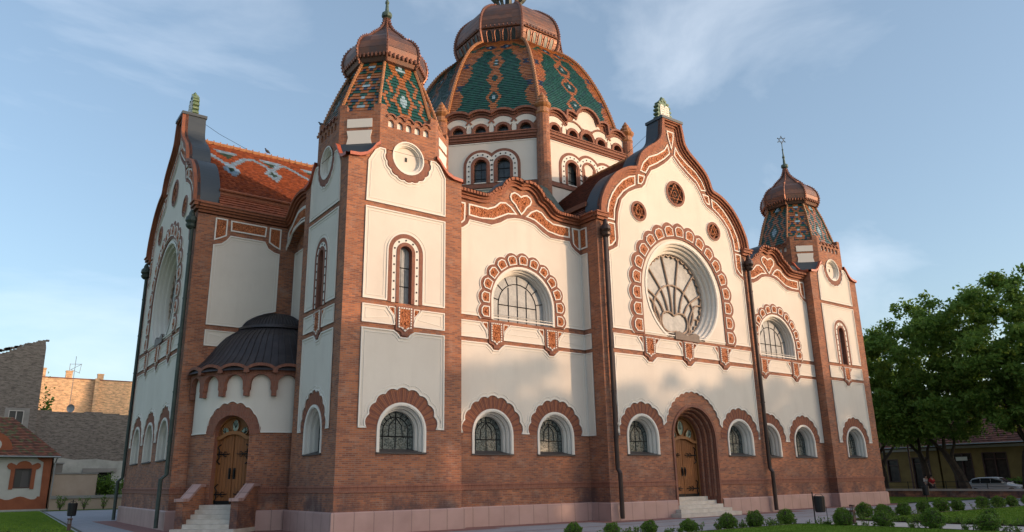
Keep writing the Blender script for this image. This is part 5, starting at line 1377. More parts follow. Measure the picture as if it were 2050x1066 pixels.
ring = offs([(5.4, 0), (5.4, BY), (CX-GH, BY), (CX-GH, GY), (CX+GH, GY), (CX+GH, BY), (X1-TW, BY), (X1-TW, 0), (X1, 0), (X1, DEPTH), (0, DEPTH), (0, WY+WH), (WX, WY+WH), (WX, WY0), (AX-AR*.72-1.2, AY-AR*.72-.4), (0, 4.4), (0, 0)], -1.15)
sheet('brick_paving', ring, .004, 'red_paving')
mb = MB(); mb.use('red_paving')
for y in (-3.1, -5.0): mb.poly([(-8, y, .006), (50, y, .006), (50, y+.12, .006), (-8, y+.12, .006)])
o = mb.build('paving_bands'); tag(o, kind='structure')
L1 = [(5.6, -8.15), (15.55, -8.15), (15.9, -8.5), (15.9, -40), (0, -40)]
L2 = [(19.6, -7.75), (44.5, -7.75), (60, -9.5), (60, -40), (19.6, -40)]
L3 = [(38.9, .3), (41, .2), (52.6, -.6), (52.6, 40), (38.9, 40)]
L4 = [(-6.9, 8), (-5.7, 38), (-5.5, 44.6), (-40, 44.6), (-40, -15), (-7.6, -15)]
L5 = [(-5.0, 43.6), (14, 43.6), (14, 46.2), (-5.0, 46.2)]
for i, l in enumerate((L1, L2, L3, L4, L5)):
    sheet('lawn', l, .012, 'lawn'); 
def expand(l, d): return offs(l if area(l) > 0 else l[::-1], -d)
for l in (L1, L2): sheet('soil_border', expand(l, .32), .006, 'soil')
for l in (L1, L4, L2):
    e = expand(l, .06); i_ = l if area(l) > 0 else l[::-1]; mb = MB(); mb.use('galv' if l is L4 else 'soil')
    for k in range(len(e)):
        j = (k+1) % len(e); mb.loft([[(*e[k], .0), (*e[j], .0), (*i_[j], .0), (*i_[k], .0)], [(*e[k], .05), (*e[j], .05), (*i_[j], .05), (*i_[k], .05)]])
    o = mb.build('lawn_edging'); tag(o, kind='structure')
sheet('footpath', rect(16.25, 19.25, -40, -8.0), .008, 'path_gravel')
# grass blades on the lawns the picture shows
def blades(name, poly, n, seed, h=.05, xr=None, yr=None):
    rng = np.random.default_rng(seed); xs = [p[0] for p in poly]; ys = [p[1] for p in poly]
    x0, x1 = xr or (min(xs), max(xs)); y0, y1 = yr or (min(ys), max(ys))
    P = rng.uniform((x0, y0), (x1, y1), (n, 2)); keep = [inside((a, b), poly) for a, b in P]; P = P[np.array(keep)]
    m = len(P); a = rng.uniform(0, 2*PI, m); w = .011+.008*rng.random(m); hh = h*(.6+.8*rng.random(m)); lx = rng.normal(0, .018, m); ly = rng.normal(0, .018, m)
    v = np.zeros((m, 3, 3)); v[:, 0, 0] = P[:, 0]-np.cos(a)*w; v[:, 0, 1] = P[:, 1]-np.sin(a)*w; v[:, 1, 0] = P[:, 0]+np.cos(a)*w; v[:, 1, 1] = P[:, 1]+np.sin(a)*w
    v[:, 2, 0] = P[:, 0]+lx; v[:, 2, 1] = P[:, 1]+ly; v[:, 2, 2] = hh; v[:, :2, 2] = .01
    me = bpy.data.meshes.new(name); me.from_pydata(v.reshape(-1, 3).tolist(), [], np.arange(m*3).reshape(-1, 3).tolist()); me.materials.append(MATS['grass_blades'])
    o = bpy.data.objects.new(name, me); COL.objects.link(o); tag(o, 'short mown green grass covering the lawn', 'grass', kind='stuff')
blades('grass', L1, 70000, 1, .055, (6, 16), (-16, -8.1))
blades('grass', L2, 60000, 2, .055, (19.6, 46), (-16, -7.7))
blades('grass', L4, 45000, 3, .06, (-12, -5), (8, 44))
blades('grass', L3, 15000, 4, .07, (38.9, 52.6), (.3, 12))

# ---------------------------------------------------------------- plants
def leafmat(name, c1, c2, trans=.25):
    def f(nt, b):
        g = node(nt, 'ObjectInfo'); c = ramp(nt, noise(nt, .9, 5, .6), [(.3, c1), (.7, c2)])
        c2_ = mixc(nt, ramp(nt, noise(nt, 9, 3, .6), [(.35, (0, 0, 0)), (.7, (.5, .5, .5))]).outputs[0], c.outputs[0], [min(1, x*1.7) for x in c2])
        nt.links.new(c2_, b.inputs['Base Color'])
        out = nt.nodes['Material Output']; tr = nt.nodes.new('ShaderNodeBsdfTranslucent'); nt.links.new(c2_, tr.inputs['Color']); ms = nt.nodes.new('ShaderNodeMixShader'); ms.inputs[0].default_value = trans
        nt.links.new(b.outputs[0], ms.inputs[1]); nt.links.new(tr.outputs[0], ms.inputs[2]); nt.links.new(ms.outputs[0], out.inputs[0])
    return f
mat('tree_leaves', rough=.6, build=leafmat('x', (.075, .145, .024), (.165, .255, .046), .45), spec=.25)
mat('boxwood_leaves', rough=.55, build=leafmat('x', (.05, .11, .012), (.11, .19, .022), .2), spec=.25)
mat('vine_leaves', rough=.6, build=leafmat('x', (.05, .12, .015), (.09, .19, .03)), spec=.25)
mat('bark', rough=.95, build=grime_flat((.035, .026, .02), (.075, .056, .042), 2.5, 14, .04))
def leaf_mesh(name, P, size, m, seed=0, flat=.5):
    rng = np.random.default_rng(seed); n = len(P)
    d = rng.normal(size=(n, 3)); d[:, 2] += flat; d /= np.linalg.norm(d, axis=1)[:, None]
    t = np.cross(d, rng.normal(size=(n, 3))); t /= np.linalg.norm(t, axis=1)[:, None]; b = np.cross(d, t)
    s = size*(.6+.8*rng.random(n))[:, None]; w = s*.5
    v = np.stack([P-t*s, P-b*w+d*s*.15, P+t*s, P+b*w+d*s*.15], 1).reshape(-1, 3)
    me = bpy.data.meshes.new(name); me.vertices.add(4*n); me.vertices.foreach_set('co', v.ravel()); me.loops.add(4*n); me.loops.foreach_set('vertex_index', np.arange(4*n)); me.polygons.add(n)
    me.polygons.foreach_set('loop_start', np.arange(0, 4*n, 4)); me.polygons.foreach_set('loop_total', np.full(n, 4)); me.update(calc_edges=True); me.validate(); me.materials.append(MATS[m])
    return me
def tree_meshes(seed, H=15., spread=6., base=4.2, leaves=26000, lean=(0, 0), clumps=60, size=.17):
    rnd = random.Random(seed); mb = MB(); mb.use('bark'); tips = []
    def limb(p, d, L, r, lev):
        pts = [p]; rad = [r]; q = p
        for i in range(4):
            d = (d+Vector((rnd.gauss(0, .16), rnd.gauss(0, .16), rnd.gauss(.05, .09)))).normalized(); q = q+d*L/4; pts.append(q); rad.append(r*(1-.14*(i+1)))
        mb.tube(pts, rad, 7 if lev < 2 else 5, cap=False)
        if lev >= 1: tips.append((pts[3], lev)); 
        if lev >= 3: tips.append((q, lev)); return
        k = 3 if lev < 2 else 2
        for j in range(k):
            a = 2*PI*(j+rnd.random()*.6)/k+lev; up = .75 if lev == 0 else .45
            nd = (d*.55+Vector((math.cos(a), math.sin(a), up))*(.75)).normalized(); limb(pts[-1-(j % 2)], nd, L*rnd.uniform(.72, .92), rad[-1]*.72, lev+1)
    limb(Vector((0, 0, -.1)), Vector((lean[0], lean[1], 1)).normalized(), base, .52, 0)
    top = max(t[0].z for t in tips); rmax = max(math.hypot(t[0].x, t[0].y) for t in tips)
    rng = np.random.default_rng(seed); C_ = []
    for t, lev in tips: C_.append((t.x, t.y, t.z, rnd.uniform(.45, 1.15)))
    for i in range(clumps):
        a = rnd.uniform(0, 2*PI); rr = spread*(.35+.65*math.sqrt(rnd.random())); zc = base+1.2+(H-base-1.5)*rnd.random(); f = math.sqrt(max(0, 1-((zc-(base+H)/2)/((H-base)/2+.6))**2))
        C_.append((math.cos(a)*rr*f, math.sin(a)*rr*f, zc, rnd.uniform(.35, 1.25)))
    w = np.array([c[3]**2 for c in C_]); idx = rng.choice(len(C_), leaves, p=w/w.sum()); C_ = np.array(C_)
    g = rng.normal(size=(leaves, 3)); g /= np.linalg.norm(g, axis=1)[:, None]; rad = np.abs(rng.normal(.62, .38, leaves))
    P = C_[idx, :3]+g*(C_[idx, 3]*rad*.82)[:, None]*np.array([1.1, 1.1, .68])
    return mb, leaf_mesh('crown', P, size, 'tree_leaves', seed)
TREES = []
for sd_, H_, sp_r, le in ((11, 15.2, 6.0, (.12, .05)), (23, 16.3, 6.4, (-.1, .1)), (37, 17.2, 6.8, (.05, -.18))):
    mb, me = tree_meshes(sd_, H_, sp_r, 4.0, 30000, le, 125, .17)
    TREES.append((mb, me))
TRUNKM = {}
def tree(i, x, y, rz, s, label, group='broad trees along the street on the right'):
    t = thing('broadleaf_tree', label, 'tree', (x, y, 0), group); t.rotation_euler = (0, 0, rz); t.scale = (s, s, s)
    mb, me = TREES[i]
    if i not in TRUNKM: o = mb.build('trunk', None, t, smooth=True); TRUNKM[i] = o.data
    else: o = bpy.data.objects.new('trunk', TRUNKM[i]); COL.objects.link(o); o.parent = t
    c = bpy.data.objects.new('crown', me); COL.objects.link(c); c.parent = t
    return t
tree(0, 56.5, 10.0, .3, .88, 'leafy street tree just right of the far corner tower, lowest crown of the group')
tree(1, 57.5, 6.4, 1.9, .93, 'dark leafy tree with a forked trunk behind the two walking people')
tree(2, 57.0, 3.4, 4.1, .98, 'dark leafy tree with a leaning trunk standing behind the silver car')
tree(0, 58.5, -.4, 2.6, 1.06, 'tall leafy tree rising behind the front end of the silver car')
tree(1, 55.5, -4.0, 5.0, 1.05, 'thick trunked tree at the right edge of the photo beside the low wall')
tree(2, 66.0, 16.0, .8, .92, 'leafy tree half hidden behind the far corner tower')
tree(1, 58.5, -9.5, 3.3, 1.08, 'leafy tree beyond the right edge with branches reaching into the photo')
# trees across the street in front of the building: their shade lies on the lower walls
SH = Vector((math.sin(R(SUN_AZ)), -math.cos(R(SUN_AZ)), 0)); TT = 62.
drop = TT*math.tan(R(SUN_EL))
for k, (x0, ztop, i, rz) in enumerate(((7.2, 6.9, 0, .4), (11.2, 5.2, 1, 1.3), (18.6, 6.6, 2, 2.2), (21.8, 6.2, 0, 3.9), (26.2, 7.3, 1, 5.2), (30.0, 7.0, 2, .9), (34.2, 7.4, 0, 2.4), (38.5, 8.2, 1, 4.4), (43.5, 9.0, 2, 1.7), (49, 9, 0, 3.3))):
    hgt = (15.2, 16.3, 17.2)[i]; s = (ztop+drop)/hgt
    tree(i, x0+SH.x*TT, SH.y*TT, rz, s, 'street tree behind the viewer that shades the lower walls', 'street trees behind the viewer')
# round clipped shrubs
def ball_mesh(seed, n=2600):
    rng = np.random.default_rng(seed); g = rng.normal(size=(n, 3)); g /= np.linalg.norm(g, axis=1)[:, None]
    lump = 1+.09*np.sin(g[:, 0]*6+seed)+.09*np.sin(g[:, 1]*7+2*seed)+.06*np.sin(g[:, 2]*9)+.10*(rng.random(n) > .93)
    P = g*(lump*(.80+.22*rng.random(n)))[:, None]; P[:, 2] = P[:, 2]*.95+.92; P = P[P[:, 2] > .02]
    return leaf_mesh('foliage', P, .085, 'boxwood_leaves', seed, .2)
BALLS = [ball_mesh(s) for s in (1, 2, 3, 4)]
core = {}
def shrub(i, x, y, r, label):
    t = thing('round_shrub', label, 'shrub', (x, y, 0), 'round clipped shrubs along the lawns'); r *= random.uniform(.88, 1.0); t.scale = (r*random.uniform(.94, 1.08), r*random.uniform(.94, 1.08), r*random.uniform(.86, 1.04)); t.rotation_euler = (R(random.uniform(-5, 5)), R(random.uniform(-5, 5)), i*1.3)
    f = bpy.data.objects.new('foliage', BALLS[i % 4]); COL.objects.link(f); f.parent = t
    if 'c' not in core:
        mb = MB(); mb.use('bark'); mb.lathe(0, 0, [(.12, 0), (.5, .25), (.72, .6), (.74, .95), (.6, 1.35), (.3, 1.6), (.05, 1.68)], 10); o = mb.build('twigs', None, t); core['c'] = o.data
    else: o = bpy.data.objects.new('twigs', core['c']); COL.objects.link(o); o.parent = t
ORD = ['first', 'second', 'third', 'fourth', 'fifth', 'sixth', 'seventh', 'eighth', 'ninth', 'tenth', 'eleventh', 'twelfth', 'thirteenth', 'fourteenth', 'fifteenth', 'sixteenth', 'seventeenth', 'eighteenth']
rowA = [(5.3, -6.9, .30), (6.5, -7.4, .29), (7.8, -7.8, .29), (9.6, -7.9, .30), (11.7, -7.9, .31), (13.2, -7.95, .34), (15.2, -7.9, .31)]
rowB = [(20.1, -7.3, .28), (21.6, -7.4, .36), (23.2, -7.4, .36), (24.1, -7.9, .34), (26.7, -7.5, .33), (28.7, -7.4, .36), (30.2, -7.5, .35), (33.5, -7.3, .35), (35.4, -7.3, .34), (36.8, -7.4, .33), (39.3, -7.3, .35), (42.5, -7.3, .34)]
rowC = [(15.7, -9.9, .33), (16.1, -11.2, .32), (16.15, -12.9, .36), (16.2, -14.6, .34)]; rowD = [(19.6, -9.4, .32), (19.7, -11.2, .28), (19.8, -13.2, .31)]
q = 0
for row, w in ((rowA, 'round shrub on the near lawn edge, %s from the left in that row'), (rowB, 'round shrub between far lawn and pavement, %s from the left in that row'),
               (rowC, 'round shrub on the near side of the footpath, %s from the litter bin'), (rowD, 'round shrub on the far side of the footpath, %s from the building')):
    for k, (x, y, r) in enumerate(row): shrub(q, x, y, r, w % ORD[k]); q += 1
# low flowering plants in the border strips
def plant_strip(name, lines, seed, n, label, h=.3):
    rnd = random.Random(seed); P = []; mb = MB(); mb.use('bark')
    for k in range(n):
        (x0, y0), (x1, y1) = rnd.choice(lines); t = rnd.random(); x, y = x0+(x1-x0)*t+rnd.gauss(0, .1), y0+(y1-y0)*t+rnd.gauss(0, .08); hh = h*rnd.uniform(.4, 1.2)
        for s in range(4):
            a = rnd.uniform(0, 2*PI); tip = (x+math.cos(a)*hh*.35, y+math.sin(a)*hh*.35, hh*rnd.uniform(.6, 1)); mb.tube([(x, y, 0), tip], [.006, .003], 3)
            for j in range(9): f = rnd.uniform(.25, 1.05); P.append((x+(tip[0]-x)*f+rnd.gauss(0, .025), y+(tip[1]-y)*f+rnd.gauss(0, .025), tip[2]*f))
    me = leaf_mesh(name, np.array(P), .032, 'boxwood_leaves', seed); o = bpy.data.objects.new(name, me); COL.objects.link(o); tag(o, label, 'plants', kind='stuff')
    s = mb.build('stems', None, o)
plant_strip('border_plants', [((5, -7.8), (15.8, -7.9)), ((5, -7.8), (15.8, -7.9)), ((16.0, -8.3), (16.05, -16))], 1, 150, 'sparse low leafy plants in the soil strip around the near lawn')
plant_strip('border_plants', [((19.4, -7.6), (44, -7.55)), ((19.4, -8), (19.4, -16))], 2, 190, 'sparse low leafy plants in the soil strip around the far lawn')
plant_strip('border_plants', [((-12, 9), (-7.5, 8.2))], 3, 60, 'low leafy tufts in the left lawn close to the viewer')
# shrubs by the fence on the left
def small_bush(x, y, h, w, n, label, m='boxwood_leaves', name='leafy_bush', size=.06):
    t = thing(name, label, 'bush', (x, y, 0)); rnd = random.Random(int(x*10)+77); mb = MB(); mb.use('bark'); P = []
    for s in range(7):
        a = rnd.uniform(0, 2*PI); tip = (math.cos(a)*w*rnd.uniform(.4, 1), math.sin(a)*w*.5, h*rnd.uniform(.7, 1)); mb.tube([(0, 0, 0), (tip[0]*.4, tip[1]*.4, tip[2]*.5), tip], [.03, .02, .008], 4)
        for j in range(n//7): f = rnd.uniform(.25, 1.1); P.append((tip[0]*f+rnd.gauss(0, w*.16), tip[1]*f+rnd.gauss(0, w*.16), tip[2]*f+rnd.gauss(0, h*.06)))
    mb.build('stems', None, t); me = leaf_mesh('foliage', np.array(P), size, m, 5); o = bpy.data.objects.new('foliage', me); COL.objects.link(o); o.parent = t
small_bush(-4.0, 45.4, 1.15, .45, 260, 'dark upright bush in front of the beige wall, nearest the white house')
small_bush(-2.3, 45.2, 1.0, .5, 120, 'thin wispy bush with bare stems in the middle of the low beige fence')
small_bush(-.9, 45.2, 1.05, .35, 150, 'two stemmed narrow bush on the right part of the low beige fence')
small_bush(.2, 48.6, 2.6, 1.6, 2600, 'big dark green bush behind the low fence under the barred window', size=.1)
small_bush(-5.6, 58.5, 11.6, 1.1, 900, 'light green tree leaning out behind the ruined brick gable', 'vine_leaves', 'leaning_tree', .22)

# ---------------------------------------------------------------- street furniture
def bin_(x, y, rz, label, side=0.):
    t = thing('litter_bin', label, 'bin', (x, y, 0), 'black litter bins on posts'); t.rotation_euler = (0, 0, rz)
    mb = MB(); mb.use('black_metal'); mb.lathe(0, 0, [(.025, 0), (.025, 1.18), (.0, 1.2)], 8); mb.box(-.09, .09, -.09, .09, 0, .012); mb.build('post', None, t)
    mb = MB(); mb.use('black_metal'); cx = side
    rs = []
    for z, w, d in ((.42, .17, .14), (.46, .20, .16), (1.0, .22, .18), (1.03, .20, .16), (1.03, .18, .14), (.5, .16, .12)):
        rs.append([(cx+w*math.cos(a)*(1 if abs(math.cos(a)) > .5 else .96), d*math.sin(a)+.0, z) for a in [2*PI*(i+.5)/12 for i in range(12)]])
    mb.loft(rs); mb.build('bucket', None, t)
    mb = MB(); mb.use('black_metal'); mb.tube([(cx-.2, 0, .98), (cx-.1, 0, 1.1), (cx+.1, 0, 1.1), (cx+.2, 0, .98)], .012, 5)
    if side: mb.tube([(cx+.24, 0, 0), (cx+.24, 0, .62), (cx+.14, 0, .62)], .012, 5)
    mb.build('handle', None, t)
bin_(16.78, -8.1, R(-40), 'black litter bin hung on a thin post at the corner of the near lawn', .24)
bin_(-6.2, 17.6, R(-15), 'black litter bin on a post at the edge of the left lawn')
bin_(42.9, .05, R(-60), 'black litter bin on a post by the pavement in front of the two people')
def bollard(x, y, label):
    t = thing('garden_bollard', label, 'bollard light', (x, y, 0), 'brown bollard lights beside the footpath')
    mb = MB(); mb.use('lamp_brown'); mb.box(-.07, .07, -.07, .07, 0, .30); mb.box(-.09, .09, -.09, .09, .46, .52)
    for a, b in ((-1, -1), (1, -1), (1, 1), (-1, 1)): mb.box(a*.06-.01, a*.06+.01, b*.06-.01, b*.06+.01, .30, .46)
    mb.build('post', None, t); mb = MB(); mb.use('galv'); mb.lathe(0, 0, [(.03, .30), (.035, .44), (.01, .455)], 8); mb.build('lamp', None, t)
bollard(22.1, -6.6, 'brown bollard light beyond the footpath, between the shrubs of the two lawns')
bollard(17.1, -9.5, 'brown bollard light at the start of the footpath next to the near lawn')
bollard(18.9, -15.4, 'brown bollard light cut off by the right edge of the photo')
bollard(-6.9, 11.6, 'small brown bollard light in the left lawn near the viewer')
# low boundary wall with railing on the right
mat('wall_coping', rough=.8, build=grime_flat((.34, .27, .24), (.44, .36, .32), 2))
t = thing('boundary_wall', 'long low brick wall with a pale coping and thin iron railing beside the street', 'wall', (53.3, 0, 0))
mb = MB(); mb.use('old_brick'); mb.box(-.2, .2, -40, 40, 0, .5); mb.mats = ['brick']; mb.build('wall', None, t)
mb = MB(); mb.use('wall_coping'); mb.box(-.27, .27, -40, 40, .502, .66); mb.build('coping', None, t)
mb = MB(); mb.use('iron'); mb.tube([(0, -40, 1.2), (0, 40, 1.2)], .022, 5); mb.tube([(0, -40, .82), (0, 40, .82)], .014, 5); mb.build('rail', None, t)
for y in range(-24, 34, 3):
    mb = MB(); mb.use('iron'); mb.tube([(0, y+.4, .66), (0, y+.4, 1.25)], .03, 6); mb.build('railing_post', None, t)
mb = MB(); mb.use('asphalt'); mb.poly([(60.5, -120, .004), (72, -120, .004), (72, 200, .004), (60.5, 200, .004)]); tag(mb.build('road'), kind='structure')
sheet('sidewalk', rect(53.5, 60.3, -120, 200), .008, 'concrete_paving'); mb = MB(); mb.use('stone_step'); mb.box(60.3, 60.5, -120, 200, 0, .12); tag(mb.build('kerb'), kind='structure')
# ---------------------------------------------------------------- neighbouring buildings
mat('white_render', rough=.9, build=grime_flat((.42, .41, .36), (.52, .50, .45), 1))
mat('ochre_render', rough=.85, build=grime_flat((.24, .07, .03), (.31, .095, .04), 2))
mat('yellow_render', rough=.9, build=grime_flat((.17, .11, .035), (.24, .16, .055), 1))
mat('beige_render', rough=.9, build=grime_flat((.36, .27, .20), (.44, .34, .26), .8))
mat('whitewash', rough=.95, build=grime_flat((.30, .31, .28), (.46, .46, .42), 1.2, 8, .02))
mat('window_frame', (.42, .40, .37), .6); mat('curtain', (.10, .09, .085), .9); mat('dark_opening', (.010, .010, .012), .5); mat('shop_dark', rough=.2, build=grime_flat((.012, .012, .014), (.05, .045, .04), 2.2))
mat('grey_concrete', rough=.9, build=grime_flat((.20, .19, .175), (.28, .27, .25), 1))
def simple_window(fr, u0, u1, z0, z1, par, frame='window_frame', glass='dark_glass', bars=1, curtain=False, d=-.12):
    mb = MB(); mb.use(frame); o = [(u0, z0), (u1, z0), (u1, z1), (u0, z1)]; ribbon(mb, fr, o, offs(o, .07), .02, d)
    for k in range(bars): x = u0+(u1-u0)*(k+1)/(bars+1); prism(mb, fr, [(x-.04, z0), (x+.04, z0), (x+.04, z1), (x-.04, z1)], (), .0, d)
    w = mb.build('window', None, par); g = MB(); g.use(glass); prism(g, fr, o, (), d, d-.02, sides=False)
    if curtain: g.use('curtain'); m = (u0+u1)/2; prism(g, fr, [(m-.1, z0+.08), (m+.5, z0+.08), (m+.35, z1-.08), (m-.05, z1-.08)], (), d+.01, d, sides=False)
    g.build('glass', None, w)
# white house, left
t = thing('white_cottage', 'small white cottage with ochre trim and a mossy tiled roof at the left edge', 'house', (-4.75, 47, 0))
fr = Fr((0, 0, 0), (1, 0, 0), (0, -1, 0)); uo = 4.75
mb = MB(); mb.use('white_render'); prism(mb, fr, [(-11, 0), (0, 0), (0, 4.3), (-11, 4.3)], [[(-2.62, 1.76), (-1.45, 1.76), (-1.45, 3.3), (-2.62, 3.3)]], 0, -.3, ends=False)
mb.box(-.3, 0, .0, 6.5, 0, 4.3); mb.box(-11, 0, 6.2, 6.5, 0, 4.3); mb.build('wall', None, t)
simple_window(fr, -2.62, -1.45, 1.76, 3.3, t, 'lamp_brown', 'dark_glass', 0, True)
mb = MB(); mb.use('ochre_render')
prism(mb, fr, [(-2.9, 1.68), (-2.62, 1.68), (-2.62, 3.3), (-1.45, 3.3), (-1.45, 1.68), (-1.17, 1.68), (-1.17, 3.2)]+[(-1.12+.26*math.cos(R(a)), 3.5+.26*math.sin(R(a))) for a in (-60, -10, 40, 90, 140)]+[(-2.035+.55*math.cos(R(a)), 3.45+.45*math.sin(R(a))) for a in range(15, 166, 15)]+[(-2.95+.26*math.cos(R(a)), 3.5+.26*math.sin(R(a))) for a in (40, 90, 140, 190, 240)]+[(-2.9, 3.2)], (), .06, 0)
wavy = [(-11, .95)]+[(-11+.25*i, 1.0+.13*math.sin(i*.9+.6)) for i in range(1, 41)]
prism(mb, fr, [(-11, .12), (-.62, .12), (-.62, 1.1), (-.85, 1.1), (-.85, 1.0)]+wavy[::-1], (), .05, 0)
prism(mb, fr, [(-.62, .12), (-.12, .12), (-.12, 4.2), (-1.25, 4.2), (-1.1, 4.02), (-.72, 3.8)], (), .055, 0)
mb.use('whitewash'); mb.box(-11, .12, -.12, 0, 0, .118)
mb.build('painted_trim', None, t)
R0 = tile_plane((-11, -.45, 4.32), (.45, -.45, 4.32), (-3.2, 3.2, 7.6), (-11, 3.2, 7.6), .2, .22, lambda p, s: random.choice([(.22, .085, .05), (.17, .065, .04), (.13, .06, .04), (.12, .11, .05)]), t, 'roof')
mb = MB(); mb.use('roof_tiles_old'); mb.poly([(.45, -.45, 4.32), (.45, 6.9, 4.32), (-3.2, 3.2, 7.6)]); mb.poly([(.45, 6.9, 4.32), (-11, 6.9, 4.32), (-11, 3.2, 7.6), (-3.2, 3.2, 7.6)]); mb.build('rear_slope', None, R0)
mb = MB(); mb.use('galv'); mb.tube([(-11, -.5, 4.27), (.42, -.5, 4.22)], .07, 7); mb.tube([(.2, -.48, 4.2), (.12, -.12, 3.75), (.1, -.1, .2), (.25, -.25, .08)], .05, 7); mb.use('bark'); mb.poly([(-11, -.45, 4.2), (.4, -.45, 4.2), (.4, 0, 4.2), (-11, 0, 4.2)]); mb.build('gutter', None, t)
mb = MB(); mb.use('ochre_render'); f2 = Fr((0, .35, 0), (1, 0, 0), (0, -1, 0)); A = [(-4.35+1.35*math.cos(PI*i/14), 4.6+1.55*math.sin(PI*i/14)) for i in range(15)]; prism(mb, f2, A, (), .35, -1.2)
mb.use('white_render'); B = [(-4.5+.72*math.cos(2*PI*i/16), 5.15+.55*math.sin(2*PI*i/16)) for i in range(16)]; prism(mb, f2, B, (), .40, .35); mb.build('curved_dormer', None, t)
# ruined gable
t = thing('ruined_brick_house', 'tall weathered brick gable end with a crumbling stepped top and one window', 'building', (-5.95, 56, 0))
fr = Fr((0, 0, 0), (1, 0, 0), (0, -1, 0))
def ragged(pts, seed, st=.28, am=.13):
    rnd = random.Random(seed); out = []
    for a, b in zip(pts, pts[1:]):
        n = max(1, int(math.hypot(b[0]-a[0], b[1]-a[1])/st))
        for i in range(n):
            t_ = i/n; z = a[1]+(b[1]-a[1])*t_+rnd.uniform(-am, am)*.5; x = a[0]+(b[0]-a[0])*t_; x2 = a[0]+(b[0]-a[0])*(t_+1/n)
            out += [(x, round(z/.1)*.1), (x2-.001, round(z/.1)*.1)]
    return out
tp = ragged([(-16, 9.2), (-4.2, 13.5), (-2.6, 14.35), (-1.5, 14.95), (-.75, 15.3), (-.15, 15.42)], 4)
mb = MB(); mb.use('old_brick'); prism(mb, fr, clean([(-16, 0), (.25, 0), (.1, 8), (0.0, 14.6), (-.12, 15.3)]+tp[::-1]), [[(-2.16, 7.1), (-.96, 7.1), (-.96, 8.68), (-2.16, 8.68)]], 0, -.5)
mb.box(-.55, -.02, .5, 12, 0, 9.0); mb.build('wall', None, t)
mb = MB(); mb.use('grey_concrete'); prism(mb, fr, [(-2.5, 7.0), (-.5, 7.0), (-.55, 8.9), (-2.45, 8.9)], [[(-2.16, 7.1), (-.96, 7.1), (-.96, 8.68), (-2.16, 8.68)]], .02, 0); mb.build('window_surround', None, t)
simple_window(fr, -2.16, -.96, 7.1, 8.68, t, 'window_frame', 'dark_glass', 1)
mb = MB(); mb.use('old_brick'); rnd = random.Random(8)
for i in range(40): 
    u = rnd.uniform(-5, -.1); z = 15.42+(u+.15)*.36+(.0 if u > -2.6 else -.0); mb.box(u, u+.28, .05, .4, min(z, 15.5)-.15, min(z, 15.5)-.02+rnd.uniform(0, .12))
mb.build('loose_bricks', None, t)
# long dark wall with whitewashed foot
t = thing('old_brick_wall', 'long dark weathered brick wall, whitewashed along its foot, behind the beige fence', 'wall', (-5.9, 56.25, 0))
tp = ragged([(.0, 8.75), (2.4, 8.7), (5, 8.78), (7.5, 8.62), (20, 8.8)], 6, .5, .1)
mb = MB(); mb.use('old_brick'); prism(mb, fr, clean([(0, 0), (20, 0)]+tp[::-1]), [[(4.85, .6), (6.9, .6), (6.9, 3.1), (4.85, 3.1)]], 0, -.6); mb.build('wall', None, t)
mb = MB(); mb.use('whitewash'); lo = [(0, 4.5), (1, 4.42), (2.3, 4.5), (3.6, 4.28), (5.5, 4.36), (7.2, 4.15), (9, 4.3), (20, 4.3)]; prism(mb, fr, [(0, 0), (20, 0)]+lo[::-1], [[(4.85, .6), (6.9, .6), (6.9, 3.1), (4.85, 3.1)]], .03, 0); mb.build('whitewash', None, t)
mb = MB(); mb.use('dark_opening'); prism(mb, fr, [(4.85, .6), (6.9, .6), (6.9, 3.1), (4.85, 3.1)], (), -.4, -.42, sides=False); mb.use('iron')
for i in range(8): mb.tube([fr.P(5.0+i*.25, .6, -.1), fr.P(5.0+i*.25, 3.1, -.1)], .02, 4)
for z in (1.3, 2.0, 2.7): mb.tube([fr.P(4.85, z, -.1), fr.P(6.9, z, -.1)], .02, 4)
mb.build('barred_window', None, t)
mb = MB(); mb.use('grey_concrete'); mb.box(4.4, 7.3, -.15, -.032, 3.12, 3.5); mb.build('lintel', None, t)
# satellite dish and mast on the dark wall
t = thing('satellite_dish', 'grey satellite dish on a tall thin mast on top of the dark brick wall', 'satellite dish', (-3.3, 56.4, 8.7))
mb = MB(); mb.use('galv'); mb.tube([(0, 0, -.2), (0, 0, 5.4)], .025, 5); mb.build('mast', None, t)
mb = MB(); mb.use('galv'); fr2 = Fr((.12, -.25, .35), (.9, -.43, 0), (-.43, -.9, 0))
for r0, r1, d0, d1 in ((0, .2, 0, .02), (.2, .36, .02, .08)):
    for i in range(16): a, b = 2*PI*i/16, 2*PI*(i+1)/16; mb.poly([fr2.P(r0*math.cos(a), r0*1.1*math.sin(a), d0), fr2.P(r1*math.cos(a), r1*1.1*math.sin(a), d1), fr2.P(r1*math.cos(b), r1*1.1*math.sin(b), d1), fr2.P(r0*math.cos(b), r0*1.1*math.sin(b), d0)])
mb.tube([fr2.P(0, -.4, 0), fr2.P(0, -.1, .4)], .015, 4); mb.build('dish', None, t)
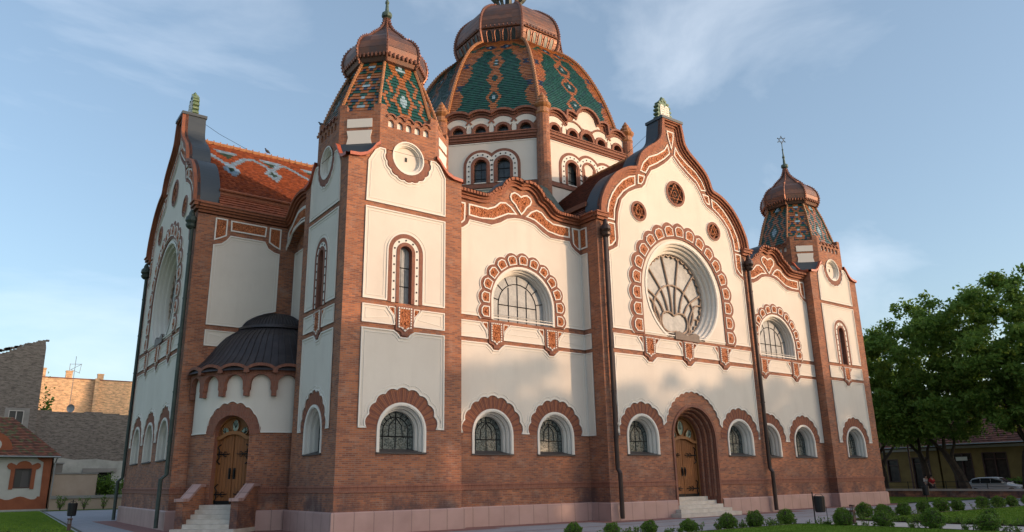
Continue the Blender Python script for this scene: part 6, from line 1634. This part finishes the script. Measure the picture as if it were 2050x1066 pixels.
# sunlit brick building with chimneys
t = thing('yellow_brick_house', 'windowless yellow brick back wall lit by the low sun with chimneys on top', 'building', (-5.2, 70, 0))
mb = MB(); mb.use('yellow_brick'); mb.box(-3, 21, 0, 12, 0, 13.55); mb.build('wall', None, t)
mb = MB(); mb.use('yellow_brick'); mb.box(5.35, 5.78, -.5, 0, 0, 13.7); mb.build('buttress', None, t)
for x0, x1, z1 in ((.1, .45, 14.6), (2.4, 3.05, 14.45), (5.6, 6.2, 14.3), (12, 12.7, 14.6)):
    mb = MB(); mb.use('yellow_brick'); mb.box(x0, x1, .02, .6, 13.4, z1); mb.box(x0-.04, x1+.04, -.02, .64, z1-.1, z1+.02); mb.build('chimney', None, t)
mb = MB(); mb.use('brick_moulding'); mb.box(-3, 21, -.06, 12, 13.56, 13.66); mb.build('coping', None, t)
t = thing('tv_antenna', 'thin triangular television antenna standing on the middle chimney', 'antenna', (-2.5, 70.3, 14.4))
mb = MB(); mb.use('galv'); mb.tube([(0, 0, 0), (0, 0, .9)], .03, 5); mb.tube([(0, 0, .85), (1.15, 0, .92)], .022, 4); mb.tube([(.1, 0, .2), (1.1, 0, .9)], .022, 4); mb.tube([(.1, 0, .25), (1.05, 0, -.1)], .022, 4); mb.tube([(1.12, 0, .95), (1.02, 0, -.15)], .022, 4)
mb.build('frame', None, t)
# beige fence and wall
t = thing('beige_fence', 'low beige rendered fence with a grey coping in front of the old walls', 'fence', (-4.7, 46.5, 0))
mb = MB(); mb.use('beige_render'); mb.box(0, 16, 0, .25, 0, .88); mb.build('wall', None, t); mb = MB(); mb.use('grey_concrete'); mb.box(0, 16, -.08, .33, .882, 1.12); mb.build('coping', None, t)
t = thing('beige_wall', 'tall smooth beige wall with a pale coping between cottage and dark bush', 'wall', (-4.75, 47.3, 0))
mb = MB(); mb.use('beige_render'); mb.box(0, 3.4, 0, .25, 0, 2.84); mb.build('wall', None, t); mb = MB(); mb.use('grey_concrete'); mb.box(-.05, 3.46, -.06, .31, 2.842, 2.96); mb.build('coping', None, t)
t = thing('grey_shed', 'low flat grey shed corner rising behind the beige wall next to the cottage', 'shed', (-4.6, 50.2, 0))
mb = MB(); mb.use('grey_concrete'); mb.box(0, .85, 0, 2, 0, 3.75); mb.build('wall', None, t); mb = MB(); mb.use('galv'); mb.box(-.1, .95, -.1, 2.1, 3.752, 3.86); mb.build('roof', None, t)
# houses along the street on the right
def street_house(y0, y1, label, opens, hip0=False, eave=4.75, ridge=9.6, signs=(), m='yellow_render'):
    t = thing('street_house', label, 'house', (74, y0, 0), 'low tiled houses behind the trees on the right'); L = y1-y0
    fr = Fr((0, 0, 0), (0, 1, 0), (-1, 0, 0)); hl = [[(a-y0, c), (b-y0, c), (b-y0, d), (a-y0, d)] for a, b, c, d in opens]
    mb = MB(); mb.use(m); prism(mb, fr, [(0, 0), (L, 0), (L, eave-.05), (0, eave-.05)], hl, 0, -.3); mb.box(.3, 9, 0, .3, 0, eave-.1); mb.box(.3, 9, L-.3, L, 0, eave-.1); mb.build('wall', None, t)
    mb = MB(); mb.use('white_render'); mb.box(-.12, 0, 0, L, eave-.45, eave-.2); mb.build('eaves_band', None, t)
    for i, (a, b, c, d) in enumerate(opens):
        isd = c < .3
        mb = MB(); mb.use('lamp_brown'); o = [(a-y0, c), (b-y0, c), (b-y0, d), (a-y0, d)]; ribbon(mb, fr, o, offs(o, .1), .03, -.2)
        if b-a > 1.5: x = (a+b)/2-y0; prism(mb, fr, [(x-.05, c), (x+.05, c), (x+.05, d), (x-.05, d)], (), -.02, -.2)
        prism(mb, fr, [(a-y0, d-.7), (b-y0, d-.7), (b-y0, d-.62), (a-y0, d-.62)], (), -.05, -.2)
        w = mb.build('door' if isd else 'window', None, t); g = MB(); g.use('shop_dark'); prism(g, fr, o, (), -.2, -.22, sides=False); g.build('glass', None, w)
    for a, b, c, d in signs: mb = MB(); mb.use('tablet_white'); prism(mb, fr, [(a-y0, c), (b-y0, c), (b-y0, d), (a-y0, d)], (), .06, 0); mb.build('sign', None, t)
    pr = lambda p, s: random.choice([(.20, .07, .045), (.16, .055, .038), (.12, .045, .032)])
    o1 = 4.5 if hip0 else 0
    rf = tile_plane((-.5, L+.3, eave), (-.5, -.3, eave), (4.8, -.3, ridge), (4.8, L+.3-o1, ridge), .3, .35, pr, t, 'roof')
    mb = MB(); mb.use('roof_tiles_red'); mb.poly([(4.8, -.3, ridge), (4.8, L+.3-o1, ridge), (10, L+.3, eave), (10, -.3, eave)])
    if hip0: mb.poly([(-.5, L+.3, eave), (4.8, L+.3-o1, ridge), (10, L+.3, eave)]); mb.tube([(-.5, L+.3, eave+.05), (4.8, L+.3-o1, ridge+.08)], .1, 6)
    mb.build('rear_slope', None, rf)
    mb = MB(); mb.use('galv'); mb.tube([(-.55, -.2, eave-.05), (-.55, L+.2, eave-.05)], .07, 6); mb.build('gutter', None, t)
    mb = MB(); mb.use('brick'); mb.box(4.2, 4.9, L*.4, L*.4+.7, ridge-.6, ridge+1.1); mb.build('chimney', None, t)
street_house(13.2, 34, 'low yellow street house with a hipped tile roof, left of the two people', [(17.5, 18.8, 1.0, 3.45), (14.1, 16.0, 0, 3.6), (20.5, 22, 1, 3.4), (24, 26, 0, 3.5)], False, 4.7, 8.9)
street_house(1.2, 13.0, 'low yellow shop house behind the trees with a pale sign above its dark door', [(9.85, 11.85, 0, 3.88), (6.6, 8.9, .9, 3.88), (2.4, 5.2, .4, 3.85)], False, 4.82, 10.2, [(10.3, 11.4, 3.12, 3.50)])
street_house(-24, 1.0, 'low yellow street house behind the tree at the right edge', [(-2.5, -.5, .9, 3.8), (-6, -4, 0, 3.8), (-10, -8, .9, 3.8)], False, 4.9, 10.4)
# the block across the street, behind the viewer, whose shadow covers the foot of the near tower
t = thing('apartment_block', 'plain rendered apartment block across the street behind the viewer', 'building', (-9+SH.x*TT, SH.y*TT, 0))
hB = 7.75+drop; mb = MB(); mb.use('beige_render'); mb.box(-12, 13.6, -12, 0, 0, hB); mb.build('wall', None, t)
fr = Fr((0, 0, 0), (1, 0, 0), (0, 1, 0))
for i in range(6):
    for j in range(4): simple_window(fr, -10.5+i*4, -9.1+i*4, 1.5+j*3.9, 3.3+j*3.9, t, d=.01)
# ---------------------------------------------------------------- car, people, birds
mat('car_silver', (.50, .52, .55), .35, .3); mat('car_glass', (.03, .035, .04), .06); mat('rubber', (.012, .012, .012), .8); mat('tail_red', (.35, .02, .015), .3); mat('head_lamp', (.5, .5, .5), .1)
t = thing('parked_car', 'silver hatchback parked behind the low wall under the trees', 'car', (61.6, 3.0, 0)); t.rotation_euler = (0, 0, R(-90))
# local x forward, y left
prof = [(-2.15, .35, .55, .80), (-2.1, .35, .95, .86), (-1.6, .28, 1.02, .88), (-.8, .25, .98, .89), (.3, .25, .96, .89), (1.05, .27, .93, .88), (1.75, .3, .80, .84), (2.1, .35, .62, .74), (2.2, .4, .5, .62)]
mb = MB(); mb.use('car_silver'); rings = []
for x, z0, z1, w in prof: rings.append([(x, -w, z0), (x, -w-.02, (z0+z1)/2), (x, -w+.03, z1-.08), (x, -w*.75, z1), (x, w*.75, z1), (x, w-.03, z1-.08), (x, w+.02, (z0+z1)/2), (x, w, z0)])
mb.loft(rings)
cab = [(-2.0, .98, .98, .70), (-1.75, .98, 1.34, .62), (-1.2, .97, 1.47, .60), (-.2, .96, 1.50, .60), (.35, .95, 1.44, .60), (1.05, .93, .97, .66)]
rs = [[(x, -w-.12, z0), (x, -w, z1-.04), (x, -w*.8, z1), (x, w*.8, z1), (x, w, z1-.04), (x, w+.12, z0)] for x, z0, z1, w in cab]; mb.loft(rs)
B = mb.build('body', None, t, smooth=False)
mb = MB(); mb.use('car_glass')
for s in (-1, 1):
    for xa, xb in ((-1.7, -1.05), (-1.0, -.25), (-.2, .62)):
        za = lambda x: min(1.42, 1.42-(max(0, x-.3))*.62) if x > -1.5 else 1.30
        w = lambda z: .73-(z-.97)*.24+.012
        mb.poly([(xa, s*w(1.0), 1.0), (xb+.2 if xb > .5 else xb, s*w(1.0), 1.0), (xb, s*w(za(xb)), za(xb)-.04), (xa, s*w(za(xa)), za(xa)-.02)])
mb.poly([(.42, -.54, 1.42), (1.0, -.62, 1.0), (1.0, .62, 1.0), (.42, .54, 1.42)]); mb.poly([(-1.80, -.5, 1.32), (-2.01, -.6, 1.02), (-2.01, .6, 1.02), (-1.80, .5, 1.32)])
mb.build('windows', None, t)
for x in (-1.35, 1.35):
    for s in (-1, 1):
        mb = MB(); mb.use('rubber'); mb.tube([(x, s*.72, .32), (x, s*.90, .32)], .32, 18); w = mb.build('wheel', None, t); mb = MB(); mb.use('galv'); mb.tube([(x, s*.895, .32), (x, s*.91, .32)], .2, 12); mb.build('rim', None, w)
for s in (-1, 1):
    mb = MB(); mb.use('head_lamp'); mb.box(2.0, 2.17, s*.6-.14, s*.6+.14, .56, .68); mb.build('headlight', None, t); mb = MB(); mb.use('tail_red'); mb.box(-2.14, -2.05, s*.74-.1, s*.74+.1, .72, .95); mb.build('tail_light', None, t)
    mb = MB(); mb.use('car_silver'); mb.box(.72, .84, s*.95-.09, s*.95+.09, .98, 1.1); mb.build('mirror', None, t)
mat('skin', (.42, .25, .18), .6); mat('shirt_white', (.60, .58, .56), .9); mat('shirt_red', (.50, .03, .035), .9); mat('trousers_dark', (.03, .03, .04), .9); mat('hair_dark', (.02, .015, .012), .8); mat('shoe', (.03, .02, .02), .6)
def skin_obj(name, verts, edges, rad, m, parent, sub=1):
    me = bpy.data.meshes.new(name); me.from_pydata(verts, edges, []); me.materials.append(MATS[m]); o = bpy.data.objects.new(name, me); COL.objects.link(o); o.parent = parent
    md = o.modifiers.new('skin', 'SKIN'); sv = me.skin_vertices[0] if me.skin_vertices else None
    if sv is None: me.attributes.new('x', 'FLOAT', 'POINT')
    md.use_smooth_shade = True; return o, md
def bake_skin(name, verts, edges, rad, m, parent, sub=1):
    bmx = __import__('bmesh').new(); ly = bmx.verts.layers.skin.verify(); vs = [bmx.verts.new(v) for v in verts]
    for v, r in zip(vs, rad): v[ly].radius = (r, r) if not isinstance(r, tuple) else r
    vs[0][ly].use_root = True
    for a, b in edges: bmx.edges.new((vs[a], vs[b]))
    me = bpy.data.meshes.new(name); bmx.to_mesh(me); bmx.free(); me.materials.append(MATS[m]); o = bpy.data.objects.new(name, me); COL.objects.link(o); o.parent = parent
    md = o.modifiers.new('skin', 'SKIN'); md.use_smooth_shade = True; sb = o.modifiers.new('sub', 'SUBSURF'); sb.levels = sub; sb.render_levels = sub
    return o
def person(x, y, rz, label, shirt, st=1., H=1.74):
    t = thing('person', label, 'person', (x, y, 0), 'two people walking along the street'); t.rotation_euler = (0, 0, rz); k = H/1.74
    V = [(0, 0, .96), (0, 0, 1.15), (0, 0, 1.38), (0, 0, 1.50), (0, .01, 1.56), (0, .02, 1.64),
         (-.10, 0, .90), (-.11, .16*st, .50), (-.11, .10*st, .10), (-.11, .22*st, .04), (.10, 0, .90), (.11, -.02*st, .49), (.11, -.26*st, .14), (.11, -.18*st, .05),
         (-.19, 0, 1.42), (-.24, -.08*st, 1.14), (-.24, .04, .92), (-.24, .06, .83), (.19, 0, 1.42), (.24, .08*st, 1.14), (.24, .20, .94), (.24, .23, .85)]
    E_ = [(0, 1), (1, 2), (2, 3), (3, 4), (4, 5), (0, 6), (6, 7), (7, 8), (8, 9), (0, 10), (10, 11), (11, 12), (12, 13), (2, 14), (14, 15), (15, 16), (16, 17), (2, 18), (18, 19), (19, 20), (20, 21)]
    r = [(.15, .11), (.13, .10), (.15, .10), .055, .075, .09, .085, .058, .042, .035, .085, .058, .042, .035, .055, .043, .032, .03, .055, .043, .032, .03]
    V = [(a*k, b*k, c*k) for a, b, c in V]; bake_skin('body', V, E_, [tuple(q*k for q in z) if isinstance(z, tuple) else z*k for z in r], 'skin', t)
    S = [0, 1, 2, 14, 15, 18, 19]; idx = {v: i for i, v in enumerate(S)}
    bake_skin('shirt', [V[i] for i in S], [(idx[a], idx[b]) for a, b in E_ if a in idx and b in idx], [(.185, .14), (.165, .13), (.175, .13), .075, .065, .075, .065], shirt, t)
    S = [0, 6, 7, 8, 10, 11, 12]; idx = {v: i for i, v in enumerate(S)}
    bake_skin('trousers', [V[i] for i in S], [(idx[a], idx[b]) for a, b in E_ if a in idx and b in idx], [(.165, .13), .105, .078, .062, .105, .078, .062], 'trousers_dark', t)
    mb = MB(); mb.use('hair_dark'); rr = []
    for z, q in ((1.62, .098), (1.68, .104), (1.73, .09), (1.765, .05), (1.775, .01)): rr.append([(q*math.cos(a)*.9*k, (q*math.sin(a)-.012+.01)*k, z*k) for a in [2*PI*i/10 for i in range(10)]])
    mb.loft(rr); mb.build('hair', None, t, smooth=True)
    mb = MB(); mb.use('skin'); mb.tube([(0, .10*k, 1.63*k), (0, .125*k, 1.605*k)], [.012, .018], 5); mb.build('nose', None, t)
    for q in (9, 13):
        a = V[q]; mb = MB(); mb.use('shoe'); mb.loft([[(a[0]-.045, a[1]-.14, 0), (a[0]+.045, a[1]-.14, 0), (a[0]+.04, a[1]-.14, .09), (a[0]-.04, a[1]-.14, .09)], [(a[0]-.05, a[1], 0), (a[0]+.05, a[1], 0), (a[0]+.04, a[1], .08), (a[0]-.04, a[1], .08)], [(a[0]-.035, a[1]+.10, 0), (a[0]+.035, a[1]+.10, 0), (a[0]+.03, a[1]+.10, .04), (a[0]-.03, a[1]+.10, .04)]]); mb.build('shoe', None, t)
person(57.2, 6.75, R(150), 'person in a white shirt and dark trousers walking left of the red shirt', 'shirt_white', 1., 1.76)
person(57.0, 6.2, R(165), 'person in a red shirt and dark trousers walking beside the white shirt', 'shirt_red', -.9, 1.72)
mat('feather', (.05, .055, .07), .7)
def bird(x, y, z, rz, label, s=1.):
    t = thing('pigeon', label, 'bird', (x, y, z), 'pigeons on the roof'); t.rotation_euler = (0, 0, rz); t.scale = (s, s, s)
    V = [(0, 0, .13), (.07, 0, .16), (.11, 0, .22), (.14, 0, .25), (.18, 0, .245), (-.09, 0, .10), (-.20, 0, .07)]; E_ = [(0, 1), (1, 2), (2, 3), (3, 4), (0, 5), (5, 6)]
    bake_skin('body', V, E_, [(.075, .07), (.06, .06), .032, .034, .008, (.05, .045), (.035, .012)], 'feather', t)
    mb = MB(); mb.use('feather')
    for sy in (-1, 1): mb.loft([[(.04, sy*.07, .16), (.0, sy*.085, .10), (-.02, sy*.08, .17)], [(-.16, sy*.03, .09), (-.17, sy*.03, .07), (-.18, sy*.02, .09)]]); 
    mb.build('wings', None, t)
    mb = MB(); mb.use('tail_red')
    for sy in (-.03, .03): mb.tube([(.0, sy, .07), (.005, sy, 0), (.04, sy, .003)], .007, 4)
    mb.build('legs', None, t)
bird(.12, 3.50, 17.36, R(150), 'pigeon perched on the left corner pier of the near tower', 1.0)
bird(.9, WY, ZR+.22, R(200), 'small pigeon on the ridge of the red tiled wing roof', 1.1)

def hedge(x, y0, y1, h, label):
    t = thing('hedge', label, 'hedge', (x, y0, 0)); rng = np.random.default_rng(5); n = 9000
    P = np.stack([rng.uniform(-.5, .5, n), rng.uniform(0, y1-y0, n), rng.uniform(0, h, n)*(.85+.15*np.sin(np.arange(n)))], 1); e = rng.integers(0, 3, n); P[e == 0, 0] = -.5+rng.normal(0, .06, (e == 0).sum()); P[e == 1, 2] = h+rng.normal(0, .08, (e == 1).sum())
    me = leaf_mesh('foliage', P, .12, 'tree_leaves', 3); o = bpy.data.objects.new('foliage', me); COL.objects.link(o); o.parent = t
    mb = MB(); mb.use('bark'); mb.box(-.35, .35, .1, y1-y0-.1, 0, h*.85); mb.build('branches', None, t)
hedge(72.6, -20, 9.2, 1.15, 'long low dark hedge in front of the shop house across the street')
t = thing('street_pole', 'tall thin reddish brown pole beside the pavement left of the two people', 'pole', (60.0, 9.27, 0))
mb = MB(); mb.use('lamp_brown'); mb.tube([(0, 0, 0), (0, 0, 7.6)], [.09, .06], 10); mb.build('shaft', None, t); mb = MB(); mb.use('galv'); mb.tube([(0, 0, 7.5), (-.5, 0, 7.9), (-1.2, 0, 7.95)], .04, 6); mb.box(-1.7, -1.1, -.12, .12, 7.86, 7.96); mb.build('lamp_arm', None, t)
